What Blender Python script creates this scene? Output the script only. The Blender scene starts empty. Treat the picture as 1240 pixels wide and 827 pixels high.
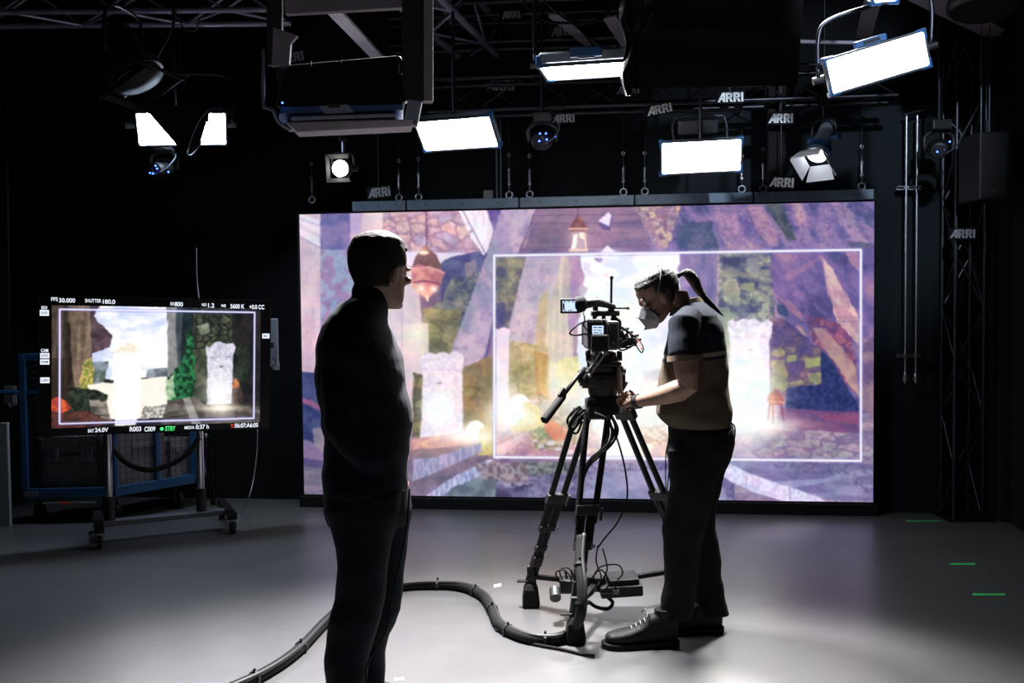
import bpy, math, random
import numpy as np
from mathutils import Vector, Matrix
random.seed(4)
C = bpy.context.scene
COL = C.collection
V = Vector
# ---------------------------------------------------------------- camera, world, exposure
FPX = 1100.0; PITCH = math.radians(1.95); ROLL = 0.0097; CAMZ = 1.5
_F = V((0, math.cos(PITCH), -math.sin(PITCH))); _U0 = V((0, math.sin(PITCH), math.cos(PITCH))); _R0 = V((1, 0, 0))
_R = math.cos(ROLL)*_R0-math.sin(ROLL)*_U0; _U = math.cos(ROLL)*_U0+math.sin(ROLL)*_R0
CAM = V((0, 0, CAMZ))
cd = bpy.data.cameras.new('camera'); cam = bpy.data.objects.new('camera', cd); COL.objects.link(cam)
cd.sensor_width = 36; cd.sensor_fit = 'HORIZONTAL'; cd.lens = 36*FPX/1240
cam.matrix_world = Matrix(((_R.x, _U.x, -_F.x, 0), (_R.y, _U.y, -_F.y, 0), (_R.z, _U.z, -_F.z, CAMZ), (0, 0, 0, 1)))
C.camera = cam
w = bpy.data.worlds.new('world'); C.world = w; w.use_nodes = True
w.node_tree.nodes['Background'].inputs[0].default_value = (.5, .6, 1, 1)
w.node_tree.nodes['Background'].inputs[1].default_value = 0.02
C.view_settings.view_transform = 'Standard'; C.view_settings.look = 'None'
C.view_settings.gamma = 1; C.view_settings.exposure = 0; C.view_settings.use_curve_mapping = False
PANEL = 40.0        # radiance of the lit soft panels
SCREEN = 1.0        # radiance of the led wall's white
FILL = 70.0         # added fill spots, unseen behind the camera
POOL = 4500.0        # two added spots above the frame that brighten the foreground floor
SIGN_SPOT = 380.0   # added unseen spot that lights the signs above the wall

def ray(px, py): return _F*FPX+_R*(px-620)+_U*(413.5-py)
def at(px, py, Y): d = ray(px, py); return CAM+d*(Y/d.y)
def gnd(px, py, z=0.): d = ray(px, py); return CAM+d*((z-CAMZ)/d.z)
def onplane(px, py, Y0, m): d = ray(px, py); return CAM+d*(Y0/(d.y-m*d.x))
def proj(p):
    q = V(p)-CAM; z = q.dot(_F); return 620+FPX*q.dot(_R)/z, 413.5-FPX*q.dot(_U)/z

# ---------------------------------------------------------------- materials
def nodes(name):
    m = bpy.data.materials.new(name); m.use_nodes = True; return m, m.node_tree.nodes, m.node_tree.links
def mat(name, col, rough=.6, metal=0., vary=.12, scale=12., bump=.0, bscale=80., spec=.5, rvary=0., coat=0., sheen=0.):
    m, N, L = nodes(name); b = N['Principled BSDF']
    tc = N.new('ShaderNodeTexCoord'); n = N.new('ShaderNodeTexNoise'); n.inputs['Scale'].default_value = scale; n.inputs['Detail'].default_value = 4
    L.new(tc.outputs['Object'], n.inputs['Vector'])
    r = N.new('ShaderNodeValToRGB'); e = r.color_ramp.elements
    e[0].position = .3; e[1].position = .7
    e[0].color = (*[c*(1-vary) for c in col], 1); e[1].color = (*[min(c*(1+vary), 1) for c in col], 1)
    L.new(n.outputs['Fac'], r.inputs['Fac']); L.new(r.outputs['Color'], b.inputs['Base Color'])
    b.inputs['Metallic'].default_value = metal; b.inputs['Roughness'].default_value = rough; b.inputs['Specular IOR Level'].default_value = spec
    if coat: b.inputs['Coat Weight'].default_value = coat; b.inputs['Coat Roughness'].default_value = .2
    if sheen: b.inputs['Sheen Weight'].default_value = sheen
    if rvary:
        mr = N.new('ShaderNodeMapRange'); mr.inputs['To Min'].default_value = rough-rvary; mr.inputs['To Max'].default_value = rough+rvary
        L.new(n.outputs['Fac'], mr.inputs['Value']); L.new(mr.outputs['Result'], b.inputs['Roughness'])
    if bump:
        n2 = N.new('ShaderNodeTexNoise'); n2.inputs['Scale'].default_value = bscale; L.new(tc.outputs['Object'], n2.inputs['Vector'])
        bp = N.new('ShaderNodeBump'); bp.inputs['Strength'].default_value = bump; bp.inputs['Distance'].default_value = .01
        L.new(n2.outputs['Fac'], bp.inputs['Height']); L.new(bp.outputs['Normal'], b.inputs['Normal'])
    return m
def emit(name, col, s):
    m, N, L = nodes(name); b = N['Principled BSDF']
    b.inputs['Base Color'].default_value = (*[c*.5 for c in col], 1); b.inputs['Emission Color'].default_value = (*col, 1); b.inputs['Emission Strength'].default_value = s
    b.inputs['Specular IOR Level'].default_value = .1
    return m
def screenmat(name, s):
    m, N, L = nodes(name); b = N['Principled BSDF']
    a = N.new('ShaderNodeAttribute'); a.attribute_name = 'picture'
    b.inputs['Base Color'].default_value = (.012, .012, .014, 1); b.inputs['Roughness'].default_value = .7; b.inputs['Specular IOR Level'].default_value = .2
    L.new(a.outputs['Color'], b.inputs['Emission Color']); b.inputs['Emission Strength'].default_value = s
    return m
M = {}
M['wall'] = mat('black_painted_wall', (.005, .0055, .007), .9, scale=3, vary=.3, spec=.15)
M['wall2'] = mat('slate_black_board', (.007, .011, .015), .8, scale=2, vary=.25, spec=.2)
M['curtain'] = mat('black_molton', (.008, .008, .0085), .95, vary=.2, bump=.2, bscale=300, spec=.1)
M['black'] = mat('black_plastic', (.012, .012, .013), .5, vary=.2, spec=.35)
M['matte'] = mat('matte_black', (.008, .008, .009), .85, vary=.2, spec=.2)
M['rubber'] = mat('black_rubber', (.009, .009, .009), .8, vary=.2, bump=.1, bscale=200, spec=.12)
M['bmetal'] = mat('black_metal', (.010, .010, .011), .45, .4, .2, spec=.3)
M['steel'] = mat('galvanised_steel', (.45, .46, .5), .35, 1., .15)
M['chrome'] = mat('chrome', (.7, .7, .74), .14, 1., .05)
M['alu'] = mat('truss_aluminium', (.42, .38, .5), .36, .6, .15)
M['dalu'] = mat('dark_truss_tube', (.05, .05, .06), .4, 1., .15)
M['beam'] = mat('dull_mauve_lit_steel', (.22, .19, .22), .6, 0, .15, bump=.1)  # mauve light of the led wall put into the steel's colour
M['steel_dull'] = mat('dull_wire', (.08, .09, .11), .5, .8, .15)
M['header'] = mat('anodised_grey_beam', (.12, .16, .21), .5, .3, .12)
M['blue'] = mat('blue_fixture_plastic', (.012, .07, .20), .45, 0, .12)
M['cartblue'] = mat('blue_powder_coat', (.012, .065, .16), .5, 0, .15)
M['silver'] = mat('silver_grey_housing', (.22, .25, .30), .45, .4, .1)
M['grey'] = mat('grey_plastic', (.18, .18, .19), .5, 0, .15)
M['case'] = mat('grey_flight_case_laminate', (.20, .18, .18), .6, 0, .15, bump=.1)
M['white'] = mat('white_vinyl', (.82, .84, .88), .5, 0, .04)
M['dimwhite'] = mat('dimly_lit_white_vinyl', (.30, .31, .34), .6, 0, .08)  # white letters of the weakly lit signs, dimness put into the colour
M['green'] = mat('green_gaffer_tape', (.03, .55, .12), .6, 0, .1)
M['wtape'] = mat('white_gaffer_tape', (.8, .75, .62), .6, 0, .1)
M['skin'] = mat('skin', (.19, .11, .075), .65, 0, .1, scale=30, bump=.05)
M['hair_dark'] = mat('dark_brown_hair', (.008, .0055, .0045), .6, 0, .3, scale=60, bump=.6, bscale=160, spec=.4)
M['hair_short'] = mat('short_brown_hair', (.009, .006, .0045), .75, 0, .3, scale=60, bump=.5, bscale=200, spec=.15)
M['sweater'] = mat('navy_black_knit', (.004, .005, .010), .9, 0, .2, scale=40, bump=.25, bscale=260, spec=.08, sheen=.03)
M['trouser'] = mat('dark_denim', (.005, .007, .011), .85, 0, .2, scale=40, bump=.2, bscale=300, spec=.1)
M['btrouser'] = mat('black_cotton', (.006, .006, .007), .9, 0, .2, scale=40, bump=.2, bscale=260, spec=.15)
M['boot'] = mat('black_leather', (.005, .005, .005), .6, 0, .2, bump=.2, spec=.2)
M['mask'] = mat('white_mask_fabric', (.20, .21, .23), .8, 0, .05, bump=.15, bscale=200)
M['glass'] = mat('dark_lens_glass', (.01, .012, .03), .05, 0, .05, coat=1.)
M['film'] = mat('crinkled_black_foil', (.10, .10, .105), .25, .8, .2, bump=1., bscale=14)
M['led_blue'] = emit('blue_indicator', (.05, .12, 1), 9)
M['txt'] = emit('screen_text_white', (.85, .9, 1), 1.)
M['txtg'] = emit('screen_text_green', (.1, .9, .25), 1.); M['txtr'] = emit('screen_text_red', (1, .08, .05), 1.)
M['txtd'] = emit('screen_text_dark', (.02, .03, .06), .4)
M['tint'] = emit('status_screen', (.6, .75, 1), 1.1)
M['panel_cool'] = emit('lit_diffuser_cool', (.66, .8, 1), PANEL*3.5)
M['panel'] = emit('lit_diffuser', (.93, .96, 1), PANEL)
M['panel_warm'] = emit('lit_diffuser_warm', (1, .96, .9), PANEL)
M['lens_lit'] = emit('lit_fresnel_lens', (1, .97, .9), 40)

def picture_floor():
    m, N, L = nodes('worn_painted_studio_floor'); b = N['Principled BSDF']
    tc = N.new('ShaderNodeTexCoord')
    n = N.new('ShaderNodeTexNoise'); n.inputs['Scale'].default_value = .7; n.inputs['Detail'].default_value = 6; n.inputs['Roughness'].default_value = .6
    mp = N.new('ShaderNodeMapping'); mp.inputs['Rotation'].default_value = (0, 0, .3); mp.inputs['Scale'].default_value = (1, 1.6, 1)
    v = N.new('ShaderNodeTexVoronoi'); v.inputs['Scale'].default_value = .55; v.distance = 'CHEBYCHEV'
    n2 = N.new('ShaderNodeTexNoise'); n2.inputs['Scale'].default_value = 5; n2.inputs['Detail'].default_value = 8; n2.inputs['Distortion'].default_value = 1.5
    L.new(tc.outputs['Object'], n.inputs['Vector']); L.new(tc.outputs['Object'], mp.inputs['Vector']); L.new(mp.outputs['Vector'], v.inputs['Vector']); L.new(mp.outputs['Vector'], n2.inputs['Vector'])
    sep = N.new('ShaderNodeSeparateColor'); L.new(v.outputs['Color'], sep.inputs[0])
    a = N.new('ShaderNodeMath'); a.operation = 'MULTIPLY_ADD'; a.inputs[1].default_value = .22; L.new(sep.outputs[0], a.inputs[0]); L.new(n.outputs['Fac'], a.inputs[2])
    a2 = N.new('ShaderNodeMath'); a2.operation = 'MULTIPLY_ADD'; a2.inputs[1].default_value = .25; L.new(n2.outputs['Fac'], a2.inputs[0]); L.new(a.outputs[0], a2.inputs[2])
    r = N.new('ShaderNodeValToRGB'); e = r.color_ramp.elements; e[0].position = .4; e[1].position = 1.0
    e[0].color = (.034, .034, .037, 1); e[1].color = (.10, .098, .098, 1)
    L.new(a2.outputs[0], r.inputs['Fac']); L.new(r.outputs['Color'], b.inputs['Base Color'])
    mr = N.new('ShaderNodeMapRange'); mr.inputs['From Min'].default_value = .4; mr.inputs['From Max'].default_value = 1.
    mr.inputs['To Min'].default_value = .36; mr.inputs['To Max'].default_value = .26
    L.new(a2.outputs[0], mr.inputs['Value']); L.new(mr.outputs['Result'], b.inputs['Roughness'])
    b.inputs['Specular IOR Level'].default_value = .5; b.inputs['IOR'].default_value = 2.0
    bp = N.new('ShaderNodeBump'); bp.inputs['Strength'].default_value = .12; bp.inputs['Distance'].default_value = .01
    L.new(n2.outputs['Fac'], bp.inputs['Height']); L.new(bp.outputs['Normal'], b.inputs['Normal'])
    return m
M['floor'] = picture_floor()

# ---------------------------------------------------------------- building helpers
def wl(o):
    p = V((0, 0, 0))
    while o: p += o.location; o = o.parent
    return p
def tag(o, label=None, cat=None, group=None, kind=None):
    if label: o['label'] = label
    if cat: o['category'] = cat
    if group: o['group'] = group
    if kind: o['kind'] = kind
    return o
def empty(name, loc, label, cat, group=None):
    o = bpy.data.objects.new(name, None); COL.objects.link(o); o.location = loc; o.empty_display_size = .1
    return tag(o, label, cat, group)
def catmull(pts, k=8):
    P = [V(p) for p in pts]; P = [P[0]*2-P[1]]+P+[P[-1]*2-P[-2]]; out = []
    for i in range(1, len(P)-2):
        a, b, c, d = P[i-1:i+3]
        for j in range(k):
            t = j/k; out.append(.5*((2*b)+(c-a)*t+(2*a-5*b+4*c-d)*t*t+(3*b-a-3*c+d)*t**3))
    out.append(P[-2]); return out
class MB:
    def __init__(s): s.v = []; s.f = []
    def add(s, vs, fs):
        k = len(s.v); s.v += [V(p) for p in vs]; s.f += [tuple(k+i for i in f) for f in fs]; return s
    def hexa(s, p): # 8 corners: bottom 4 (ccw), top 4
        return s.add(p, [(3, 2, 1, 0), (4, 5, 6, 7), (0, 1, 5, 4), (1, 2, 6, 5), (2, 3, 7, 6), (3, 0, 4, 7)])
    def box(s, c, size, R=None):
        c = V(c); x, y, z = [d/2 for d in size]
        p = [V(q) for q in ((-x, -y, -z), (x, -y, -z), (x, y, -z), (-x, y, -z), (-x, -y, z), (x, -y, z), (x, y, z), (-x, y, z))]
        if R is not None: p = [R @ q for q in p]
        return s.hexa([c+q for q in p])
    def frame(s, p, q, up=(0, 0, 1)):
        d = (V(q)-V(p)).normalized(); up = V(up)
        if abs(d.dot(up)) > .98: up = V((0, 1, 0)) if abs(d.y) < .9 else V((1, 0, 0))
        a = d.cross(up).normalized(); return d, a, a.cross(d).normalized()
    def bar(s, p, q, w, h, up=(0, 0, 1)):
        p = V(p); q = V(q); d, a, b = s.frame(p, q, up); a = a*w/2; b = b*h/2
        return s.hexa([p-a-b, p+a-b, p+a+b, p-a+b, q-a-b, q+a-b, q+a+b, q-a+b])
    def rings(s, R, cap=True):
        n = len(R[0]); k = len(s.v)
        for r in R: s.v += [V(p) for p in r]
        for i in range(len(R)-1):
            for j in range(n):
                a = k+i*n+j; b = k+i*n+(j+1) % n
                s.f.append((a, b, b+n, a+n))
        if cap: s.f.append(tuple(k+j for j in reversed(range(n)))); s.f.append(tuple(k+(len(R)-1)*n+j for j in range(n)))
        return s
    def tube(s, pts, r, n=8, rz=None):
        P = [V(p) for p in pts]; rr = r if isinstance(r, (list, tuple)) else [r]*len(P)
        R = []; ref = None
        for i, p in enumerate(P):
            d = (P[min(i+1, len(P)-1)]-P[max(i-1, 0)]).normalized()
            if ref is None: ref = V((0, 0, 1)) if abs(d.z) < .9 else V((0, 1, 0))
            a = d.cross(ref); 
            if a.length < 1e-4: a = d.cross(V((1, .1, 0)))
            a.normalize(); ref = a.cross(d).normalized()
            q = rr[i]; ra, rb = q if isinstance(q, tuple) else (q, q)
            R.append([p+a*math.cos(t)*ra+ref*math.sin(t)*rb for t in [2*math.pi*j/n for j in range(n)]])
        return s.rings(R)
    def cyl(s, p, q, r, n=16, r2=None): return s.tube([p, q], [r, r2 if r2 is not None else r], n)
    def lathe(s, p, axis, prof, n=24): # prof (distance along axis, radius)
        p = V(p); d, a, b = s.frame(V((0, 0, 0)), V(axis))
        return s.rings([[p+d*h+(a*math.cos(t)+b*math.sin(t))*max(r, 1e-4) for t in [2*math.pi*j/n for j in range(n)]] for h, r in prof])
    def ball(s, c, r, n=16, m=10, R=None):
        c = V(c); rx, ry, rz = r if isinstance(r, (tuple, list)) else (r, r, r)
        Rg = []
        for i in range(m+1):
            th = -math.pi/2+math.pi*i/m; k = max(math.cos(th), .02)
            ring = [V((rx*k*math.cos(t), ry*k*math.sin(t), rz*math.sin(th))) for t in [2*math.pi*j/n for j in range(n)]]
            Rg.append([c+((R @ q) if R is not None else q) for q in ring])
        return s.rings(Rg)
    def ring(s, c, axis, R, r, n=20, k=8):
        d, a, b = s.frame(V((0, 0, 0)), V(axis)); c = V(c); kk = len(s.v)
        for i in range(n):
            t = 2*math.pi*i/n; e = a*math.cos(t)+b*math.sin(t)
            for j in range(k):
                u = 2*math.pi*j/k; s.v.append(c+e*(R+r*math.cos(u))+d*r*math.sin(u))
        for i in range(n):
            for j in range(k):
                s.f.append((kk+i*k+j, kk+((i+1) % n)*k+j, kk+((i+1) % n)*k+(j+1) % k, kk+i*k+(j+1) % k))
        return s
    def prism(s, poly, off): # polygon (3d points) extruded by a vector
        P = [V(p) for p in poly]; n = len(P); o = V(off)
        return s.add(P+[p+o for p in P], [tuple(reversed(range(n))), tuple(range(n, 2*n))]+[(i, (i+1) % n, n+(i+1) % n, n+i) for i in range(n)])
    def slices(s, rows, n=28, pw=2.2): # rows (px left, px right, py, Y, half depth)
        R = []
        for (xl, xr, py, Y, ry) in rows:
            a = at(xl, py, Y); b = at(xr, py, Y); c = (a+b)/2; rx = (b-a).length/2; z = c.z
            ring = []
            for j in range(n):
                t = 2*math.pi*j/n; ct, st = math.cos(t), math.sin(t)
                ring.append(V((c.x+rx*math.copysign(abs(ct)**(2/pw), ct), c.y+ry*math.copysign(abs(st)**(2/pw), st), z)))
            R.append(ring)
        return s.rings(R)
    def mesh(s, name):
        me = bpy.data.meshes.new(name); me.from_pydata([tuple(p) for p in s.v], [], s.f); me.update(); return me
    def build(s, name, m, parent=None, smooth=False, bevel=0., origin=None, recalc=True):
        pw = wl(parent) if parent else V((0, 0, 0))
        xs = [p.x for p in s.v]; ys = [p.y for p in s.v]; zs = [p.z for p in s.v]
        o0 = V(origin) if origin is not None else V(((min(xs)+max(xs))/2, (min(ys)+max(ys))/2, min(zs)))
        me = bpy.data.meshes.new(name); me.from_pydata([tuple(p-o0) for p in s.v], [], s.f); me.update()
        if recalc:
            import bmesh
            bm = bmesh.new(); bm.from_mesh(me); bmesh.ops.recalc_face_normals(bm, faces=bm.faces); bm.to_mesh(me); bm.free()
        me.materials.append(M[m] if isinstance(m, str) else m)
        o = bpy.data.objects.new(name, me); COL.objects.link(o); o.parent = parent; o.location = o0-pw
        if smooth:
            if smooth is True: me.shade_smooth()
            else:
                me.shade_smooth()
                import bmesh
                bm = bmesh.new(); bm.from_mesh(me)
                for e in bm.edges:
                    if len(e.link_faces) == 2 and e.calc_face_angle(0) > smooth: e.smooth = False
                bm.to_mesh(me); bm.free()
        if bevel:
            b = o.modifiers.new('bevel', 'BEVEL'); b.width = bevel; b.segments = 2; b.limit_method = 'ANGLE'
        return o
def remeshed(mb, voxel, smooth=4, fac=.5):
    """one continuous skin over the overlapping lofts of a builder"""
    me = mb.mesh('tmp'); o = bpy.data.objects.new('tmp', me); COL.objects.link(o)
    import bmesh
    bm = bmesh.new(); bm.from_mesh(me); bmesh.ops.recalc_face_normals(bm, faces=bm.faces); bm.to_mesh(me); bm.free()
    r = o.modifiers.new('r', 'REMESH'); r.mode = 'VOXEL'; r.voxel_size = voxel
    s = o.modifiers.new('s', 'SMOOTH'); s.factor = fac; s.iterations = smooth
    dg = bpy.context.evaluated_depsgraph_get(); dg.update()
    ev = o.evaluated_get(dg); me2 = ev.to_mesh()
    out = MB(); out.v = [V(v.co) for v in me2.vertices]; out.f = [tuple(p.vertices) for p in me2.polygons]
    ev.to_mesh_clear(); bpy.data.objects.remove(o); bpy.data.meshes.remove(me)
    return out
def copy_tree(o, parent=None):
    c = o.copy(); COL.objects.link(c); c.parent = parent
    for ch in list(o.children): copy_tree(ch, c)
    return c
def struct(o): o['kind'] = 'structure'; return o
def Rz(a): return Matrix.Rotation(a, 3, 'Z')
def Rx(a): return Matrix.Rotation(a, 3, 'X')
def Ry(a): return Matrix.Rotation(a, 3, 'Y')
def basis(u, v, n): return Matrix((u, v, n)).transposed()
# ---------------------------------------------------------------- pictures shown on the screens (numpy painter)
class Canvas:
    """a small painter for the two screen pictures; the colours become a colour attribute on the screen mesh"""
    def __init__(s, x0, y0, x1, y1, ss=2, seed=1):
        s.x0, s.y0, s.ss = x0, y0, ss
        s.w, s.h = int((x1-x0)*ss), int((y1-y0)*ss)
        s.rng = np.random.RandomState(seed)
        s.X, s.Y = np.meshgrid(x0+(np.arange(s.w)+.5)/ss, y0+(np.arange(s.h)+.5)/ss)
        s.img = np.zeros((s.h, s.w, 3)); s.img[:] = (.5, .46, .55)
        s.n5 = s.fbm(5, 3); s.n9 = s.fbm(11, 4)
        s.wx = (s.fbm(22, 3)-.5)*2+(s.fbm(5, 3)-.5)*1.2; s.wy = (s.fbm(22, 3)-.5)*2+(s.fbm(5, 3)-.5)*1.2
    def vnoise(s, cell, sx=1., sy=1.):
        gx = (s.X-s.x0)/(cell*sx); gy = (s.Y-s.y0)/(cell*sy)
        R = s.rng.rand(int(gy.max())+3, int(gx.max())+3)
        ix = gx.astype(int); iy = gy.astype(int); fx = gx-ix; fy = gy-iy
        fx = fx*fx*(3-2*fx); fy = fy*fy*(3-2*fy)
        return (R[iy, ix]*(1-fx)+R[iy, ix+1]*fx)*(1-fy)+(R[iy+1, ix]*(1-fx)+R[iy+1, ix+1]*fx)*fy
    def fbm(s, cell, n=4, sx=1., sy=1.):
        a = 0; t = 0; k = 1.
        for i in range(n):
            a = a+s.vnoise(max(cell/2**i, .6), sx, sy)*k; t += k; k *= .55
        return a/t
    def fbmr(s, cell, ang, st=3., n=4, seed=0):
        a = math.radians(ang); X, Y = s.X-s.x0, s.Y-s.y0; u = X*math.cos(a)+Y*math.sin(a); v = -X*math.sin(a)+Y*math.cos(a)
        out = 0; t = 0; k = 1.
        for i in range(n):
            cc = cell/2**i; gu = (u-u.min()+s.wx*4)/(cc*st); gv = (v-v.min()+s.wy*4)/cc
            gu = gu-gu.min(); gv = gv-gv.min(); R = s.rng.rand(int(gv.max())+3, int(gu.max())+3)
            ix = gu.astype(int); iy = gv.astype(int); fx = gu-ix; fy = gv-iy; fx = fx*fx*(3-2*fx); fy = fy*fy*(3-2*fy)
            out = out+k*((R[iy, ix]*(1-fx)+R[iy, ix+1]*fx)*(1-fy)+(R[iy+1, ix]*(1-fx)+R[iy+1, ix+1]*fx)*fy); t += k; k *= .6
        return out/t
    def pal(s, m, cols, n, a=1., lo=.3, hi=.7, hard=.75):
        k = s.nz(m); q = np.clip((n[k]-lo)/(hi-lo), 0, .9999)*(len(cols)-1); i = q.astype(int); f = q-i
        f = np.clip((f-.5)/(1-hard)+.5, 0, 1)[..., None]; P = np.array(cols, float)/255.
        c = P[i]*(1-f)+P[i+1]*f; mm = (m[k]*a)[..., None]; s.img[k] = s.img[k]*(1-mm)+c*mm
    def voro(s, cx, cy, jit=.85, warp=0., slant=0.):
        gx = (s.X-s.x0+s.wx*warp+slant*(s.Y-s.y0))/cx+40; gy = (s.Y-s.y0+s.wy*warp)/cy+3
        ix = np.floor(gx).astype(int); iy = np.floor(gy).astype(int)
        R = s.rng.rand(int(gy.max())+6, int(gx.max())+6, 3)
        f1 = np.full(gx.shape, 9.); f2 = f1.copy(); cid = np.zeros(gx.shape)
        for dy in (-1, 0, 1):
            for dx in (-1, 0, 1):
                a, b = iy+dy, ix+dx
                px = b+.5+(R[a, b, 0]-.5)*jit; py = a+.5+(R[a, b, 1]-.5)*jit
                d = np.hypot(gx-px, gy-py)
                n1 = d < f1
                f2 = np.where(n1, f1, np.minimum(f2, d)); cid = np.where(n1, R[a, b, 2], cid); f1 = np.where(n1, d, f1)
        return f2-f1, cid
    def win(s, pts, pad):
        xs = [p[0] for p in pts]; ys = [p[1] for p in pts]; k = s.ss
        b0 = min(max(int((min(xs)-pad-s.x0)*k), 0), s.w); b1 = min(max(int((max(xs)+pad-s.x0)*k)+1, 0), s.w)
        a0 = min(max(int((min(ys)-pad-s.y0)*k), 0), s.h); a1 = min(max(int((max(ys)+pad-s.y0)*k)+1, 0), s.h)
        return np.zeros(s.X.shape), (a0, a1, b0, b1)
    def poly(s, pts, warp=0.):
        warp = max(warp, 1.2)
        out, (a0, a1, b0, b1) = s.win(pts, warp+2)
        X = s.X[a0:a1, b0:b1]+s.wx[a0:a1, b0:b1]*warp; Y = s.Y[a0:a1, b0:b1]+s.wy[a0:a1, b0:b1]*warp
        m = np.zeros(X.shape, bool); n = len(pts)
        for i in range(n):
            x1, y1 = pts[i]; x2, y2 = pts[(i+1) % n]
            if y1 == y2: continue
            m ^= ((y1 > Y) != (y2 > Y)) & (X < (x2-x1)*(Y-y1)/(y2-y1)+x1)
        out[a0:a1, b0:b1] = m
        return out
    def ell(s, cx, cy, rx, ry, soft=.1, warp=0.):
        d = np.hypot((s.X+s.wx*warp-cx)/rx, (s.Y+s.wy*warp-cy)/ry)
        return np.clip((1-d)/soft+.5, 0, 1)
    def line(s, pts, w, soft=.7, warp=0.):
        out, (a0, a1, b0, b1) = s.win(pts, warp+w+soft+1)
        X = s.X[a0:a1, b0:b1]+s.wx[a0:a1, b0:b1]*warp; Y = s.Y[a0:a1, b0:b1]+s.wy[a0:a1, b0:b1]*warp; d = np.full(X.shape, 1e9)
        for (ax, ay), (bx, by) in zip(pts[:-1], pts[1:]):
            t = np.clip(((X-ax)*(bx-ax)+(Y-ay)*(by-ay))/max((bx-ax)**2+(by-ay)**2, 1e-6), 0, 1)
            d = np.minimum(d, np.hypot(X-ax-t*(bx-ax), Y-ay-t*(by-ay)))
        out[a0:a1, b0:b1] = np.clip((w/2-d)/soft+.5, 0, 1)
        return out
    def glow(s, cx, cy, rx, ry, col, a=1.):
        g = np.exp(-(((s.X-cx)/rx)**2+((s.Y-cy)/ry)**2))[..., None]*a
        s.img = 1-(1-s.img)*(1-g*np.array(col)/255.)
    def put(s, m, col, a=1.):
        k = s.nz(m); m = (m[k]*a)[..., None]; s.img[k] = s.img[k]*(1-m)+np.array(col)/255.*m
    def nz(s, m):
        r = np.flatnonzero(m.any(1)); q = np.flatnonzero(m.any(0))
        return (slice(r[0], r[-1]+1), slice(q[0], q[-1]+1)) if len(r) else (slice(0, 1), slice(0, 1))
    def tex(s, m, c1, c2, n, a=1., lo=.35, hi=.65):
        k = s.nz(m); t = np.clip((n[k]-lo)/(hi-lo), 0, 1)[..., None]; t = t*t*(3-2*t)
        c = (np.array(c1)*(1-t)+np.array(c2)*t)/255.; m = (m[k]*a)[..., None]
        s.img[k] = s.img[k]*(1-m)+c*m
    def stones(s, m, cols, edge, cx, cy, ew=.1, warp=3., jit=.85, slant=0.):
        e, cid = s.voro(cx, cy, jit, warp, slant)
        n = s.n5
        k = np.clip(cid*.999, 0, .999)*len(cols); i = k.astype(int)
        C = np.array(cols)[i]/255.*(.80+.40*n[..., None])
        t = np.clip((e-ew*.4)/(ew), 0, 1)[..., None]
        E = np.array(edge)/255.*.55+np.mean(cols, 0)/255.*.45; n = n+.9*(s.n9-.5)
        C = C*t+E*(1-t)
        m = m[..., None]; s.img = s.img*(1-m)+C*m
    def blur(s, a, r):
        r = max(int(r*s.ss), 1)
        for ax in (0, 1):
            for q in range(2):
                p = np.concatenate([np.repeat(a.take([0], ax), r+1, ax), a, np.repeat(a.take([-1], ax), r, ax)], ax)
                cs = p.cumsum(ax); n = a.shape[ax]
                a = (cs.take(range(2*r+1, 2*r+1+n), ax)-cs.take(range(0, n), ax))/(2*r+1)
        return a
    def soften(s, r, bloom):
        s.img = s.blur(s.img, r)
        b = np.clip(s.blur(s.img, 14)-.55, 0, 1)*bloom
        s.img = 1-(1-np.clip(s.img, 0, 1))*(1-b)
    def final(s):
        i = np.clip(s.img, 0, 1); k = s.ss
        return i[:s.h//k*k, :s.w//k*k].reshape(s.h//k, k, s.w//k, k, 3).mean((1, 3))

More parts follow.
